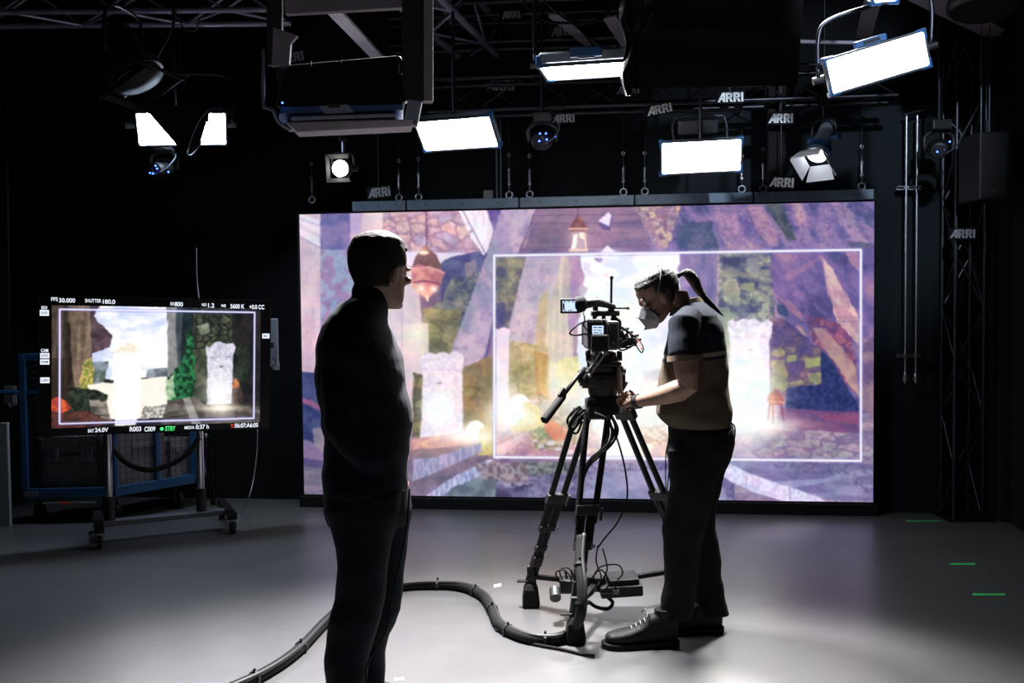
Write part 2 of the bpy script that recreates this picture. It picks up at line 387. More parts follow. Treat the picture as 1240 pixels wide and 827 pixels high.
def paint_wall():
    c = Canvas(355, 236, 1067, 616, 2, 5)
    P = c.poly; full = np.ones(c.X.shape)
    n8 = c.fbm(14, 4); n20 = c.fbm(34, 5); nf = c.fbm(3.5, 2); nd = c.fbm(16, 4, 1, 2.6)
    # --- far dim ceiling across the middle
    c.tex(full, (118, 102, 128), (150, 125, 140), n20)
    # --- left edge: cornice, pale jamb, dark stones below
    c.tex(P([(355, 240), (391, 240), (391, 470), (355, 470)]), (190, 168, 182), (206, 186, 196), nd)
    m = P([(355, 256), (389, 268), (389, 301), (355, 282)]); c.put(m, (216, 206, 220))
    c.put(c.line([(362, 273), (389, 287)], 5)*(np.sin(c.X*2.1) > 0), (150, 135, 165), .6)
    c.put(c.line([(355, 262), (389, 274)], 1.4), (160, 148, 178), .8)
    c.put(c.line([(355, 282), (389, 301)], 1.6), (150, 130, 155), .8)
    c.tex(P([(388, 240), (432, 240), (432, 520), (388, 520)]), (104, 104, 150), (136, 122, 160), n8)
    c.tex(P([(388, 302), (436, 302), (436, 520), (388, 520)]), (148, 158, 182), (150, 128, 162), n8, 1, .47, .53)
    c.tex(P([(424, 240), (472, 240), (472, 330), (424, 330)]), (172, 160, 190), (196, 170, 186), n8)
    c.put(P([(438, 240), (462, 240), (462, 300), (438, 300)]), (200, 178, 190))
    c.glow(464, 262, 16, 26, (255, 150, 110), .55); c.glow(500, 252, 60, 7, (255, 110, 90), .5)
    # --- stone vault
    m = P([(463, 245), (562, 250), (596, 306), (560, 309), (463, 306)])
    c.stones(m, [(190, 160, 176), (200, 164, 172), (178, 160, 184), (186, 154, 168), (205, 170, 170)], (124, 94, 128), 20, 12.5, .13, 5)
    c.glow(505, 250, 55, 8, (255, 120, 90), .5)
    c.put(P([(470, 304), (566, 306), (556, 313), (536, 317), (530, 322), (470, 322)]), (224, 212, 230))
    n12 = c.fbm(12, 5)
    c.tex(P([(534, 318), (545, 311), (568, 306), (598, 300), (604, 330), (590, 440), (512, 440), (512, 395), (534, 380)]), (84, 84, 128), (104, 108, 142), n8)
    c.put(P([(562, 318), (576, 314), (576, 334), (562, 336)], 3), (150, 136, 148), .8)
    c.tex(P([(545, 340), (600, 335), (600, 400), (512, 425), (512, 378), (536, 362)], 4), (92, 98, 116), (140, 138, 130), n8, .5)
    c.pal(P([(545, 335), (600, 328), (600, 400), (512, 425), (512, 378), (536, 362)], 4), [(76, 84, 112), (100, 108, 118), (124, 128, 124), (150, 148, 134)], n12, .8)
    e, _ = c.voro(11, 9, .9, 5); c.put(P([(545, 330), (600, 325), (600, 380), (560, 390)], 3)*(e < .16), (70, 72, 110), .5)
    # mossy wall behind the lantern and pedestal
    c.stones(P([(512, 372), (560, 376), (548, 445), (512, 432)], 2), [(140, 136, 104), (150, 144, 112), (118, 118, 100), (130, 128, 114)], (78, 76, 84), 20, 13, .09, 5)
    c.pal(P([(512, 372), (560, 376), (548, 445), (512, 432)], 3), [(86, 88, 80), (140, 134, 104), (166, 158, 120)], n8, .45)
    # light wall left of pedestal
    c.tex(P([(440, 322), (506, 322), (513, 420), (513, 545), (440, 545)]), (196, 178, 190), (212, 192, 200), nd)
    c.put(P([(488, 392), (519, 392), (519, 436), (510, 436), (510, 428), (488, 428)]), (222, 200, 196), .9)
    c.glow(506, 404, 12, 18, (255, 215, 120), .5)
    c.put(c.line([(487, 365), (487, 425)], 1.2), (160, 140, 168), .5)
    # --- white carved beam
    m = P([(554, 252), (588, 252), (598, 278), (589, 305), (585, 309), (570, 288)])
    c.tex(m, (222, 208, 222), (240, 230, 238), c.fbm(8, 2, .4, 2))
    c.put(c.line([(560, 254), (587, 306)], 1.8), (150, 124, 160), .9)
    c.put(c.line([(569, 281), (572, 279)], 3), (150, 110, 130), .8)
    c.tex(P([(588, 246), (630, 246), (612, 285), (600, 300), (597, 278)]), (96, 86, 140), (126, 112, 158), n8)
    # --- big leaning trunk outside of the frame line
    m = P([(611, 240), (654, 240), (634, 290), (618, 330), (600, 372), (588, 428), (580, 446), (562, 452), (543, 436), (566, 372), (590, 305), (600, 276)])
    c.tex(m, (158, 148, 176), (184, 168, 186), nd)
    c.tex(m*c.line([(602, 290), (560, 400)], 14, 8), (134, 142, 160), (164, 148, 172), n8, .75)
    c.put(m*(c.fbm(6, 3) > .62), (120, 108, 150), .35)
    c.put(c.line([(655, 244), (634, 300)], 2), (214, 196, 205), .5)
    # --- ceiling stretch 655-800
    c.tex(P([(654, 236), (812, 236), (812, 306), (634, 306)]), (122, 108, 138), (146, 122, 146), c.fbm(20, 4, 3, .6))
    for y, a in ((259, .6), (269, .7), (281, .4), (298, .7), (302, .5)):
        c.put(c.line([(646, y+2), (812, y)], 1.2), (92, 78, 118), a)
    c.put(P([(655, 270), (700, 268), (704, 296), (640, 300)]), (138, 112, 134), .5)
    c.glow(745, 280, 40, 8, (190, 90, 100), .22); c.glow(690, 240, 60, 8, (200, 150, 160), .2)
    m = P([(725, 268), (738, 274), (740, 262), (736, 257), (731, 262), (726, 266)]); c.put(P([(724, 270), (742, 262), (738, 280), (730, 278)]), (100, 92, 138)); c.put(m, (226, 220, 244))
    # --- upper right: large rocks, purple, with olive and peach ribs
    R = P([(762, 236), (1067, 236), (1067, 616), (800, 616), (800, 310), (790, 306), (775, 262)])
    dg = c.fbmr(16, 58, 2.6, 5); dg2 = c.fbmr(9, 52, 3, 4)
    c.pal(R, [(88, 92, 132), (112, 104, 150), (132, 116, 158), (142, 122, 160), (164, 138, 162), (186, 156, 168)], dg, 1., .28, .72)
    c.stones(P([(764, 242), (826, 242), (812, 290), (803, 304), (790, 282), (772, 262)], 5), [(190, 162, 160), (170, 144, 158), (204, 176, 158), (158, 130, 150)], (128, 102, 136), 11, 9, .1, 6)
    c.tex(P([(824, 270), (862, 268), (870, 300), (866, 306), (820, 306)], 5), (74, 88, 120), (98, 100, 136), n8, .9)
    c.put(P([(870, 256), (886, 300), (880, 306), (866, 262)], 4), (172, 134, 158), .5)
    c.pal(P([(868, 244), (890, 244), (900, 300), (880, 306)], 3), [(150, 122, 156), (176, 146, 168)], dg2, .7)
    c.tex(P([(925, 246), (944, 246), (960, 276), (965, 292), (952, 290), (936, 266)], 2), (92, 104, 104), (70, 80, 96), n8, .9)
    c.put(P([(905, 248), (922, 248), (944, 296), (936, 300), (916, 280)], 3), (184, 144, 162), .7)
    c.put(P([(1005, 244), (1022, 246), (1056, 300), (1056, 318), (1036, 290), (1018, 274)], 5), (172, 144, 170), .7)
    c.tex(P([(1026, 290), (1060, 296), (1060, 340), (1042, 330)], 3), (76, 88, 110), (110, 96, 140), n8, .8)
    rib = c.fbm(9, 4, 1, 1); c.put(R*(np.abs(rib-.5) < .018), (82, 70, 118), .55)
    c.put(R*(np.abs(c.fbm(15, 4, 1.6, .8)-.5) < .012), (196, 162, 176), .35)
    # --- inside the white frame (x 599..1043, y 305..556)
    F = P([(599, 309), (1042, 303), (1042, 558), (599, 553)])
    m = P([(599, 309), (645, 309), (632, 345), (618, 410), (599, 410)])*F
    c.pal(m, [(92, 92, 116), (118, 118, 118), (140, 136, 122), (160, 154, 134)], n12)
    c.put(m*(c.voro(9, 11, .9, 9)[0] < .1), (86, 84, 108), .5)
    c.tex(P([(599, 366), (612, 366), (610, 400), (599, 404)], 2), (82, 80, 124), (128, 120, 140), n8, .8)
    m = P([(638, 309), (692, 309), (678, 345), (656, 410), (642, 440), (618, 446), (612, 420), (622, 372), (632, 330)])
    c.tex(m*F, (176, 164, 182), (196, 180, 190), nd)
    c.put(m*F*(c.fbm(7, 3) > .63), (140, 128, 160), .4)
    # fluted column
    m = P([(680, 309), (694, 309), (694, 470), (676, 486), (652, 486), (652, 415), (668, 360)])*F
    c.tex(m, (178, 166, 166), (204, 190, 180), c.fbm(9, 3, .5, 6))
    c.glow(664, 420, 14, 60, (200, 160, 60), .4)
    c.tex(P([(653, 360), (664, 350), (660, 440), (646, 440)])*F, (200, 170, 100), (176, 150, 110), nd, .5)
    c.tex(P([(690, 309), (700, 309), (710, 330), (706, 350), (699, 370), (702, 395), (690, 400)], 3)*F, (156, 128, 168), (176, 144, 172), n8, .9)
    # sky
    sky = P([(703, 309), (823, 306), (823, 440), (790, 452), (740, 460), (700, 452), (700, 398), (706, 372), (700, 352), (709, 336)], 3)*F
    c.put(sky, (242, 240, 252))
    c.tex(sky, (212, 216, 246), (252, 252, 255), c.fbm(30, 4, 1.5, .8), 1, .38, .52)
    c.put(P([(707, 316), (716, 318), (714, 330), (708, 328)], 2), (178, 150, 188), .4)
    c.put(P([(782, 396), (823, 388), (823, 420), (782, 425)], 5)*sky, (196, 202, 232), .45)
    c.put(P([(690, 352), (704, 345), (712, 350), (700, 368), (694, 372)], 2), (170, 140, 170), .75)
    c.put(P([(718, 312), (730, 312), (727, 318), (722, 317)]), (120, 110, 150), .9); c.put(c.ell(734, 333, 3.4, 3.4, .3), (238, 190, 190), .8)
    # lower left of frame: pillar, yellow stone wall
    m = P([(600, 397), (604, 399), (611, 396), (618, 400), (616, 408), (616, 500), (600, 505)])
    c.stones(P([(614, 411), (664, 420), (664, 490), (614, 498)])*F, [(168, 156, 118), (182, 168, 132), (192, 176, 146), (156, 142, 112)], (120, 102, 92), 34, 12, .07, 3, .5)
    c.pal(P([(614, 411), (664, 420), (664, 490), (614, 498)])*F, [(132, 128, 84), (178, 164, 128), (200, 184, 150)], n8, .4)
    c.tex(P([(646, 426), (664, 430), (668, 490), (650, 478)], 2), (204, 156, 100), (150, 110, 76), nd, .75)
    c.tex(m*F, (228, 208, 220), (244, 228, 232), nd)
    c.tex(P([(664, 440), (704, 438), (704, 500), (664, 490)])*F, (214, 198, 178), (238, 224, 190), nd, .9)
    c.tex(P([(672, 440), (700, 430), (706, 470), (690, 486), (676, 478)], 4), (244, 224, 160), (214, 196, 120), nf, .75)
    # ground inside the frame
    g = P([(599, 496), (640, 484), (700, 480), (700, 456), (740, 462), (823, 448), (886, 500), (886, 560), (599, 556)])*F
    c.tex(g, (196, 160, 168), (218, 196, 188), n8)
    c.stones(P([(599, 510), (700, 505), (760, 556), (599, 556)])*F, [(178, 140, 160), (196, 160, 168), (188, 150, 158), (206, 176, 172)], (140, 112, 128), 15, 6, .13, 5)
    c.tex(P([(650, 480), (700, 478), (722, 510), (700, 540), (648, 545), (636, 520), (645, 500)], 5), (132, 124, 104), (196, 180, 150), c.fbm(5, 3), .85, .42, .58)
    c.tex(P([(655, 516), (668, 508), (690, 522), (688, 532), (672, 534)], 1), (206, 120, 100), (226, 160, 138), n8, .95)
    c.put(P([(652, 490), (664, 486), (668, 494), (656, 502)], 1), (168, 172, 170), .8); c.put(P([(684, 490), (695, 486), (698, 500), (688, 502)], 1), (126, 116, 124), .8)
    c.tex(P([(640, 512), (658, 508), (660, 530), (644, 528)], 4), (112, 140, 104), (170, 176, 140), nf, .8)
    for x, y, r in ((667, 537, 3.5), (655, 541, 2.6), (676, 544, 3), (690, 548, 3.2), (648, 534, 2.2), (700, 540, 3), (712, 548, 2.6), (683, 538, 2)):
        c.put(c.ell(x, y, r*1.4, r, .3), (216, 204, 214), .9); c.put(c.ell(x+1, y+r, r*1.4, 1.2, .4), (116, 92, 108), .6)
    c.tex(P([(599, 540), (628, 528), (634, 532), (604, 556), (599, 556)]), (206, 176, 184), (222, 196, 196), n8)
    # glowing pillar and light pouring over the ground in the middle
    c.glow(754, 448, 26, 62, (255, 244, 215), 1.); c.glow(750, 500, 60, 44, (255, 236, 205), .95)
    c.put(P([(727, 372), (740, 364), (752, 362), (766, 370), (772, 378), (776, 400), (776, 556), (727, 556)], 1)*F, (255, 252, 244), .9)
    c.put(P([(727, 372), (740, 364), (752, 362), (768, 372), (771, 384), (728, 386)], 1.5), (244, 226, 212), .55)
    m = P([(779, 448), (823, 446), (823, 462), (779, 463)]); c.tex(m, (176, 172, 186), (212, 208, 216), c.fbm(9, 3, 3, .5), .9)
    m = P([(775, 463), (886, 463), (886, 556), (775, 556)]); c.tex(m, (255, 246, 228), (240, 214, 196), n8, .85)
    c.tex(P([(776, 518), (806, 512), (812, 534), (790, 540), (778, 534)], 5), (150, 126, 116), (226, 200, 176), nf, .7)
    c.put(P([(785, 545), (812, 530), (830, 556), (785, 556)], 4), (200, 170, 172), .7)
    c.glow(800, 485, 40, 20, (255, 235, 200), .6)
    # --- right of the sky: shaded column, carved wall
    m = P([(823, 307), (872, 306), (872, 470), (823, 470)])
    c.tex(m, (112, 108, 150), (140, 124, 162), c.fbm(12, 4, .6, 3))
    c.tex(P([(823, 308), (838, 308), (842, 345), (823, 350)], 2), (166, 140, 170), (136, 122, 160), n8, .7)
    m = P([(868, 306), (932, 305), (934, 330), (938, 372), (938, 512), (868, 512)])
    c.pal(m, [(76, 80, 112), (98, 102, 128), (120, 124, 134), (146, 148, 142), (170, 168, 156)], c.fbm(11, 4, 1.3, .9), 1., .3, .7)
    c.put(c.line([(870, 308), (868, 400)], 3), (186, 168, 176), .7)
    e, _ = c.voro(12, 9, .9, 8); c.put(m*(e < .10)*(c.Y < 392), (74, 76, 106), .55)
    c.tex(P([(874, 342), (890, 338), (898, 352), (892, 364), (876, 364)], 3), (184, 180, 158), (150, 150, 140), n8, .95)
    c.put(P([(898, 344), (914, 342), (914, 352), (898, 352)], 2), (150, 158, 128), .8)
    c.put(P([(906, 312), (918, 312), (920, 330), (908, 328)], 2), (136, 136, 150), .8)
    c.put(P([(872, 326), (886, 322), (904, 330), (930, 326), (932, 330), (904, 336), (876, 334)], 3), (150, 146, 140), .7)
    c.tex(P([(868, 372), (884, 372), (884, 470), (872, 470)]), (178, 186, 150), (148, 156, 140), n8, .8)
    # brick wall with moss and the cave
    c.stones(P([(932, 385), (996, 385), (998, 470), (960, 480), (932, 478)], 1), [(110, 92, 126), (136, 108, 128), (94, 84, 128), (128, 112, 122), (150, 140, 118)], (78, 62, 108), 15, 8, .13, 4)
    for q in ([(935, 436), (950, 434), (952, 450), (935, 452)], [(934, 455), (952, 453), (953, 470), (934, 472)], [(953, 430), (965, 430), (964, 438), (953, 438)], [(974, 434), (993, 432), (993, 444), (975, 446)], [(978, 454), (993, 452), (993, 463), (979, 464)]):
        c.tex(P(q, 1.5), (164, 166, 116), (138, 140, 112), n8, .85)
    c.tex(P([(947, 392), (970, 380), (975, 405), (950, 418)], 3), (72, 66, 118), (100, 84, 130), n8, .8)
    c.put(P([(952, 470), (994, 465), (994, 425), (998, 424), (1042, 490), (1042, 510), (952, 496)], 1), (54, 64, 112))
    c.tex(P([(952, 470), (994, 465), (994, 425), (998, 424), (1042, 490), (1042, 506), (952, 494)]), (44, 56, 100), (64, 72, 122), nf, .7)
    # rock slab leaning over the cave
    m = P([(932, 306), (1062, 300), (1062, 560), (1043, 500), (1030, 476), (1008, 438), (995, 424), (975, 412), (950, 384), (936, 350)], 1)
    c.pal(m, [(82, 76, 124), (104, 92, 142), (122, 104, 152), (138, 112, 154), (162, 126, 154)], c.fbmr(15, 40, 2.4, 5), 1., .26, .74)
    c.stones(P([(975, 380), (1030, 395), (1040, 480), (1028, 472), (1004, 430), (985, 416)], 3), [(134, 84, 120), (112, 80, 128), (150, 98, 122)], (82, 56, 100), 10, 8, .1, 7)
    c.tex(P([(998, 312), (1006, 322), (1015, 340), (1024, 352), (1036, 376), (1042, 402), (1042, 420), (1026, 402), (1010, 380), (1002, 350)], 3), (218, 184, 178), (178, 142, 156), c.fbmr(7, 62, 3, 4), .95)
    c.tex(P([(984, 396), (1000, 398), (1020, 420), (1036, 446), (1042, 484), (1030, 470), (1010, 436), (996, 418)], 3), (188, 156, 148), (164, 128, 138), n8, .9)
    c.tex(P([(964, 392), (972, 396), (978, 408), (972, 406)], 2), (190, 150, 150), (170, 130, 140), n8, .9)
    c.put(P([(934, 352), (960, 368), (975, 388), (966, 384), (948, 368)], 3), (178, 130, 152), .6)
    c.put(P([(950, 334), (980, 318), (990, 312), (984, 322), (956, 340)], 3), (160, 120, 152), .7)
    c.tex(P([(1006, 306), (1018, 308), (1016, 322), (1008, 318)], 2), (74, 76, 118), (96, 92, 136), n8, .8)
    c.put(P([(1024, 305), (1040, 306), (1040, 330), (1030, 322)], 3), (192, 150, 164), .6)
    c.tex(P([(1043, 420), (1064, 400), (1064, 590), (1043, 560)], 2), (150, 124, 138), (112, 92, 128), n8, .9)
    c.put(P([(940, 368), (952, 372), (956, 384), (942, 380)], 1), (66, 80, 116), .9)
    # --- right floor
    m = P([(868, 508), (952, 494), (1064, 502), (1064, 616), (868, 616)])
    c.stones(m, [(150, 134, 158), (164, 144, 162), (140, 126, 156), (156, 146, 158)], (104, 84, 122), 30, 11, .12, 6)
    c.tex(P([(945, 494), (1043, 498), (1043, 524), (990, 522), (940, 516)], 2), (128, 80, 122), (104, 72, 122), c.fbm(9, 3, 3, .6), .85)
    c.put(P([(990, 500), (1040, 504), (1040, 512), (1000, 508)], 2), (156, 84, 118), .6)
    c.put(P([(868, 530), (905, 540), (920, 556), (868, 556)], 2), (186, 166, 186), .6)
    # --- pedestal (right)
    pr = P([(881, 398), (880, 390), (886, 386), (892, 390), (900, 386), (908, 388), (914, 385), (922, 390), (930, 386), (936, 391), (934, 408), (932, 412), (932, 512), (882, 512), (884, 412)], .8)
    c.tex(pr, (222, 210, 226), (238, 226, 236), nf)
    c.put(c.line([(882, 409), (933, 408)], 1.4)*pr, (196, 182, 206), .8); c.tex(pr*(c.Y < 408), (206, 196, 216), (238, 230, 240), nf, .8)
    c.put(c.line([(907, 424), (911, 424)], 2.4), (120, 110, 140), .9); c.put(c.line([(909, 426), (909, 445)], 1), (190, 172, 196), .7)
    c.glow(907, 492, 34, 46, (255, 240, 215), 1.05); c.glow(902, 470, 22, 46, (255, 246, 235), .7)
    c.glow(915, 516, 48, 7, (255, 214, 170), .9)
    # small brazier lantern
    def lant(pts, c1, c2): c.tex(P(pts), c1, c2, n8)
    lant([(928, 486), (931, 478), (937, 473), (938, 469), (941, 473), (948, 480), (950, 486), (946, 491), (932, 491)], (136, 84, 96), (190, 124, 112))
    c.put(c.line([(929, 486), (950, 487)], 1.4), (236, 176, 150)); c.put(c.line([(931, 480), (947, 481)], 1), (226, 150, 120), .8)
    for a, b in (((932, 491), (930, 508)), ((936, 491), (936, 512)), ((946, 491), (949, 510))): c.put(c.line([a, b], 1.9), (136, 76, 84))
    c.glow(934, 500, 5, 12, (255, 190, 140), .5)
    # --- stone bands at the bottom, below the frame
    m = P([(599, 559), (1064, 558), (1064, 616), (560, 616), (560, 585), (597, 560)])
    mm = P([(560, 559), (890, 559), (890, 616), (540, 616), (560, 590)])
    c.tex(mm, (112, 108, 142), (150, 144, 172), c.fbm(10, 4, 3, .7))
    e, _ = c.voro(20, 8, .9, 9); c.put(mm*(e < .12), (70, 66, 96), .6)
    c.tex(P([(600, 560), (700, 560), (700, 572), (600, 580)], 4), (84, 96, 88), (140, 140, 140), nf, .75)
    c.tex(P([(600, 588), (680, 590), (684, 606), (596, 606)], 5), (66, 60, 92), (104, 100, 136), n8, .8)
    c.tex(P([(634, 592), (690, 582), (690, 600), (638, 604)], 3), (148, 150, 178), (110, 104, 140), nf, .7)
    c.tex(P([(720, 574), (830, 568), (880, 590), (880, 612), (700, 612)], 3), (140, 142, 170), (164, 162, 188), c.fbm(14, 4, 3, .6), .8)
    c.tex(P([(868, 559), (908, 572), (940, 590), (1000, 606), (1064, 606), (1064, 562), (900, 559)], 2), (146, 146, 178), (118, 112, 150), c.fbm(16, 4, 3, .7), .9)
    e, _ = c.voro(34, 12, .9, 9); c.put(P([(930, 559), (1064, 559), (1064, 600), (960, 580)])*(e < .09), (92, 82, 118), .6)
    c.put(P([(930, 583), (1000, 580), (1010, 584), (950, 592)], 2), (172, 172, 204), .6)
    m = P([(868, 566), (884, 562), (906, 572), (948, 588), (958, 590), (990, 602), (1000, 608), (950, 608), (925, 600), (903, 592), (880, 580)], 1.5)
    c.tex(m, (196, 190, 220), (216, 212, 236), nf); c.put(c.line([(904, 574), (904, 594)], 1.5), (150, 144, 182), .7); c.put(c.line([(956, 590), (957, 604)], 2), (140, 134, 172), .8)
    # --- lower left outside the frame: pedestal, sphere, steps
    c.tex(P([(496, 520), (600, 500), (600, 616), (496, 616)]), (140, 124, 136), (120, 110, 126), n8)
    c.put(P([(498, 532), (590, 528), (575, 548), (498, 560)]), (142, 126, 132))
    c.stones(P([(499, 450), (512, 455), (512, 530), (499, 528)], 2), [(100, 104, 76), (118, 116, 84), (84, 86, 72)], (50, 44, 56), 12, 13, .13, 3)
    c.stones(P([(559, 446), (597, 430), (597, 530), (559, 520)], 1), [(140, 126, 92), (152, 138, 104), (128, 120, 98), (146, 120, 92)], (92, 74, 74), 32, 13, .08, 3, .5)
    c.pal(P([(559, 446), (597, 430), (597, 530), (559, 520)]), [(104, 102, 72), (150, 132, 100), (170, 148, 120)], n8, .35)
    c.put(P([(588, 440), (599, 430), (599, 500), (592, 505)]), (126, 116, 90), .7)
    pl = P([(509, 438), (510, 430), (516, 430), (519, 426), (527, 429), (536, 426), (544, 429), (550, 425), (560, 429), (562, 434), (560, 446), (561, 526), (508, 531), (510, 510), (511, 446)], .8)
    c.tex(pl, (218, 202, 216), (234, 218, 228), nf); c.put(c.line([(510, 447), (561, 448)], 1.4), (196, 178, 202), .8)
    c.put(c.line([(530, 464), (534, 464)], 2), (120, 96, 122), .9); c.put(c.line([(531, 466), (532, 488)], 1), (190, 168, 190), .6)
    c.put(c.line([(552, 450), (553, 500)], 1.6), (236, 190, 190), .6)
    c.glow(531, 496, 17, 20, (255, 238, 215), 1.)
    c.tex(P([(498, 532), (520, 528), (560, 524), (590, 530), (560, 540), (515, 543), (498, 545)], 1), (186, 140, 140), (220, 176, 160), n8)
    c.put(c.ell(576, 520, 11, 11, .15), (255, 244, 230)); c.glow(572, 526, 24, 13, (255, 226, 190), 1.)
    c.tex(P([(582, 520), (600, 514), (600, 548), (586, 552), (574, 546), (580, 530)], 4), (216, 200, 130), (170, 160, 108), nf, .85)
    c.glow(586, 532, 10, 10, (255, 225, 150), .6)
    c.tex(P([(498, 556), (528, 553), (583, 536), (583, 546), (568, 554), (498, 584)], 1), (172, 168, 196), (142, 142, 172), c.fbm(5, 3, .5, 2))
    c.tex(P([(498, 586), (566, 556), (592, 550), (592, 556), (532, 586), (498, 596)], 1), (132, 118, 132), (114, 104, 122), n8)
    c.tex(P([(512, 602), (534, 586), (590, 556), (598, 556), (582, 576), (548, 592), (530, 604)], 1), (196, 192, 226), (150, 152, 180), c.fbm(6, 3, .5, 2))
    c.tex(P([(497, 590), (534, 586), (514, 603), (497, 603)], 1), (140, 126, 150), (120, 110, 132), n8)
    c.tex(P([(545, 592), (584, 576), (600, 580), (600, 608), (530, 606)], 3), (126, 140, 150), (100, 108, 122), n8, .9)
    c.tex(P([(574, 560), (600, 558), (640, 562), (640, 584), (586, 582)], 4), (124, 104, 114), (160, 148, 160), nf, .8)
    # bottom left corner
    c.tex(P([(355, 448), (392, 452), (400, 530), (355, 545)], 2), (58, 66, 112), (78, 86, 126), n8)
    c.put(P([(355, 480), (376, 484), (392, 494), (392, 500), (372, 490), (355, 486)], 1), (170, 104, 142), .8)
    c.put(P([(355, 528), (392, 540), (392, 566), (355, 552)], 1), (132, 116, 150), .9); c.put(P([(378, 520), (394, 516), (394, 548), (380, 540)], 2), (146, 134, 146), .9)
    c.tex(P([(355, 560), (500, 556), (500, 616), (355, 616)], 2), (136, 124, 142), (118, 108, 132), c.fbm(6, 3, 3, .8))
    c.put(P([(355, 552), (392, 558), (392, 568), (355, 562)], 2), (80, 72, 118), .7)
    # --- hanging lantern left
    c.put(c.line([(516, 255), (517, 300)], 1.7)*(.4+.6*(np.sin(c.Y*1.5) > -.4)), (98, 62, 88))
    lant([(512, 300), (516, 296), (521, 302), (528, 308), (533, 320), (534, 327), (503, 329), (498, 324), (503, 312)], (110, 88, 96), (124, 96, 98))
    c.put(c.ell(513, 306, 6, 2.4, .3), (255, 225, 200)); c.glow(512, 302, 8, 5, (255, 150, 110), .6)
    lant([(498, 324), (506, 320), (534, 326), (538, 332), (534, 344), (528, 350), (502, 351), (498, 344)], (176, 118, 128), (216, 158, 146))
    c.put(c.line([(500, 325), (518, 324), (538, 330)], 1.4), (226, 170, 176)); c.put(c.line([(501, 342), (514, 340), (532, 344)], 2), (112, 68, 96))
    lant([(502, 345), (530, 346), (528, 352), (522, 358), (518, 364), (512, 358), (505, 353)], (196, 130, 124), (240, 180, 160))
    c.glow(510, 349, 5, 4, (255, 235, 205), .9); c.glow(525, 350, 5, 4, (255, 235, 205), .9); c.put(c.line([(517, 358), (518, 364)], 2.2), (255, 220, 190))
    # hanging lantern centre
    c.put(c.line([(700, 248), (700, 264)], 1.4), (110, 76, 96))
    lant([(689, 275), (694, 268), (698, 262), (703, 262), (707, 267), (711, 275), (711, 280), (689, 280)], (116, 76, 88), (170, 116, 112))
    c.put(P([(690, 281), (711, 281), (708, 290), (711, 303), (690, 304), (694, 290)]), (160, 136, 160)); c.put(P([(694, 284), (699, 283), (698, 301), (692, 302)]), (255, 240, 226)); c.put(P([(701, 281), (708, 282), (709, 290), (704, 289), (701, 286)]), (250, 226, 214))
    c.put(c.line([(708, 284), (710, 303)], 2), (240, 196, 176)); c.put(c.line([(689, 277), (711, 277)], 1.8), (244, 196, 170)); c.put(c.line([(690, 303), (711, 303)], 2.6), (250, 200, 176)); c.glow(700, 292, 14, 18, (255, 190, 150), .35)
    c.put(P([(727, 306), (736, 296), (746, 306)], 1), (232, 220, 240)); c.glow(738, 306, 18, 5, (240, 230, 255), .4)
    # dome of light at the left in-frame sphere
    c.put(c.ell(629, 489, 12, 12, .12), (255, 246, 232)); c.glow(622, 508, 24, 16, (255, 230, 200), 1.05); c.glow(612, 480, 12, 30, (255, 236, 226), .5)
    c.tex(P([(632, 486), (652, 492), (660, 512), (646, 520), (624, 524), (618, 518), (636, 505)], 3), (246, 222, 160), (206, 184, 120), nf, .75)
    c.glow(642, 508, 14, 10, (255, 235, 180), .5)
    c.soften(.5, .7)
    c.img = np.clip((c.img-.5)*1.14+.5, 0, 1)
    for gx_, gy_, rx_, ry_, a_ in ((907, 484, 23, 36, 1.1), (910, 512, 46, 8, .9), (906, 450, 18, 50, .55), (755, 462, 34, 62, 1.), (712, 486, 46, 20, .85), (800, 500, 50, 30, .7), (614, 500, 26, 18, 1.1), (531, 497, 15, 16, .9), (566, 528, 34, 8, 1.), (676, 462, 16, 26, .55), (760, 400, 44, 60, .5)):
        c.glow(gx_, gy_, rx_, ry_, (255, 240, 212), a_)
    d_ = np.clip(1.15-c.img.mean(2, keepdims=True), 0, 1); q1 = c.fbm(7, 4)-.5; q2 = c.fbm(18, 4, 1.3, .8)-.5; q3 = np.abs(c.fbm(12, 4)-.5) < .02
    c.img *= 1+((nf-.5)*.16+q1*.30+q2*.18-q3*.06)[..., None]*d_; c.img[..., 2] *= 1-.12*q1; c.img[..., 0] *= 1+.18*q2
    # frame lines drawn on the picture
    fr = [(598.5, 309.5), (1042.5, 302.5), (1042.5, 558), (598.5, 553.5), (598.5, 309.5)]
    c.put(c.line(fr, 5.5, 3), (150, 150, 240), .4); c.put(c.line(fr, 2.6, .8), (250, 248, 255))
    for x0, x1, y in ((756, 1060, 256), (756, 1060, 251), (940, 1042, 386), (940, 1042, 391)): c.put(c.line([(x0, y), (x1, y-2)], .8), (80, 70, 120), .35)
    return c.final()

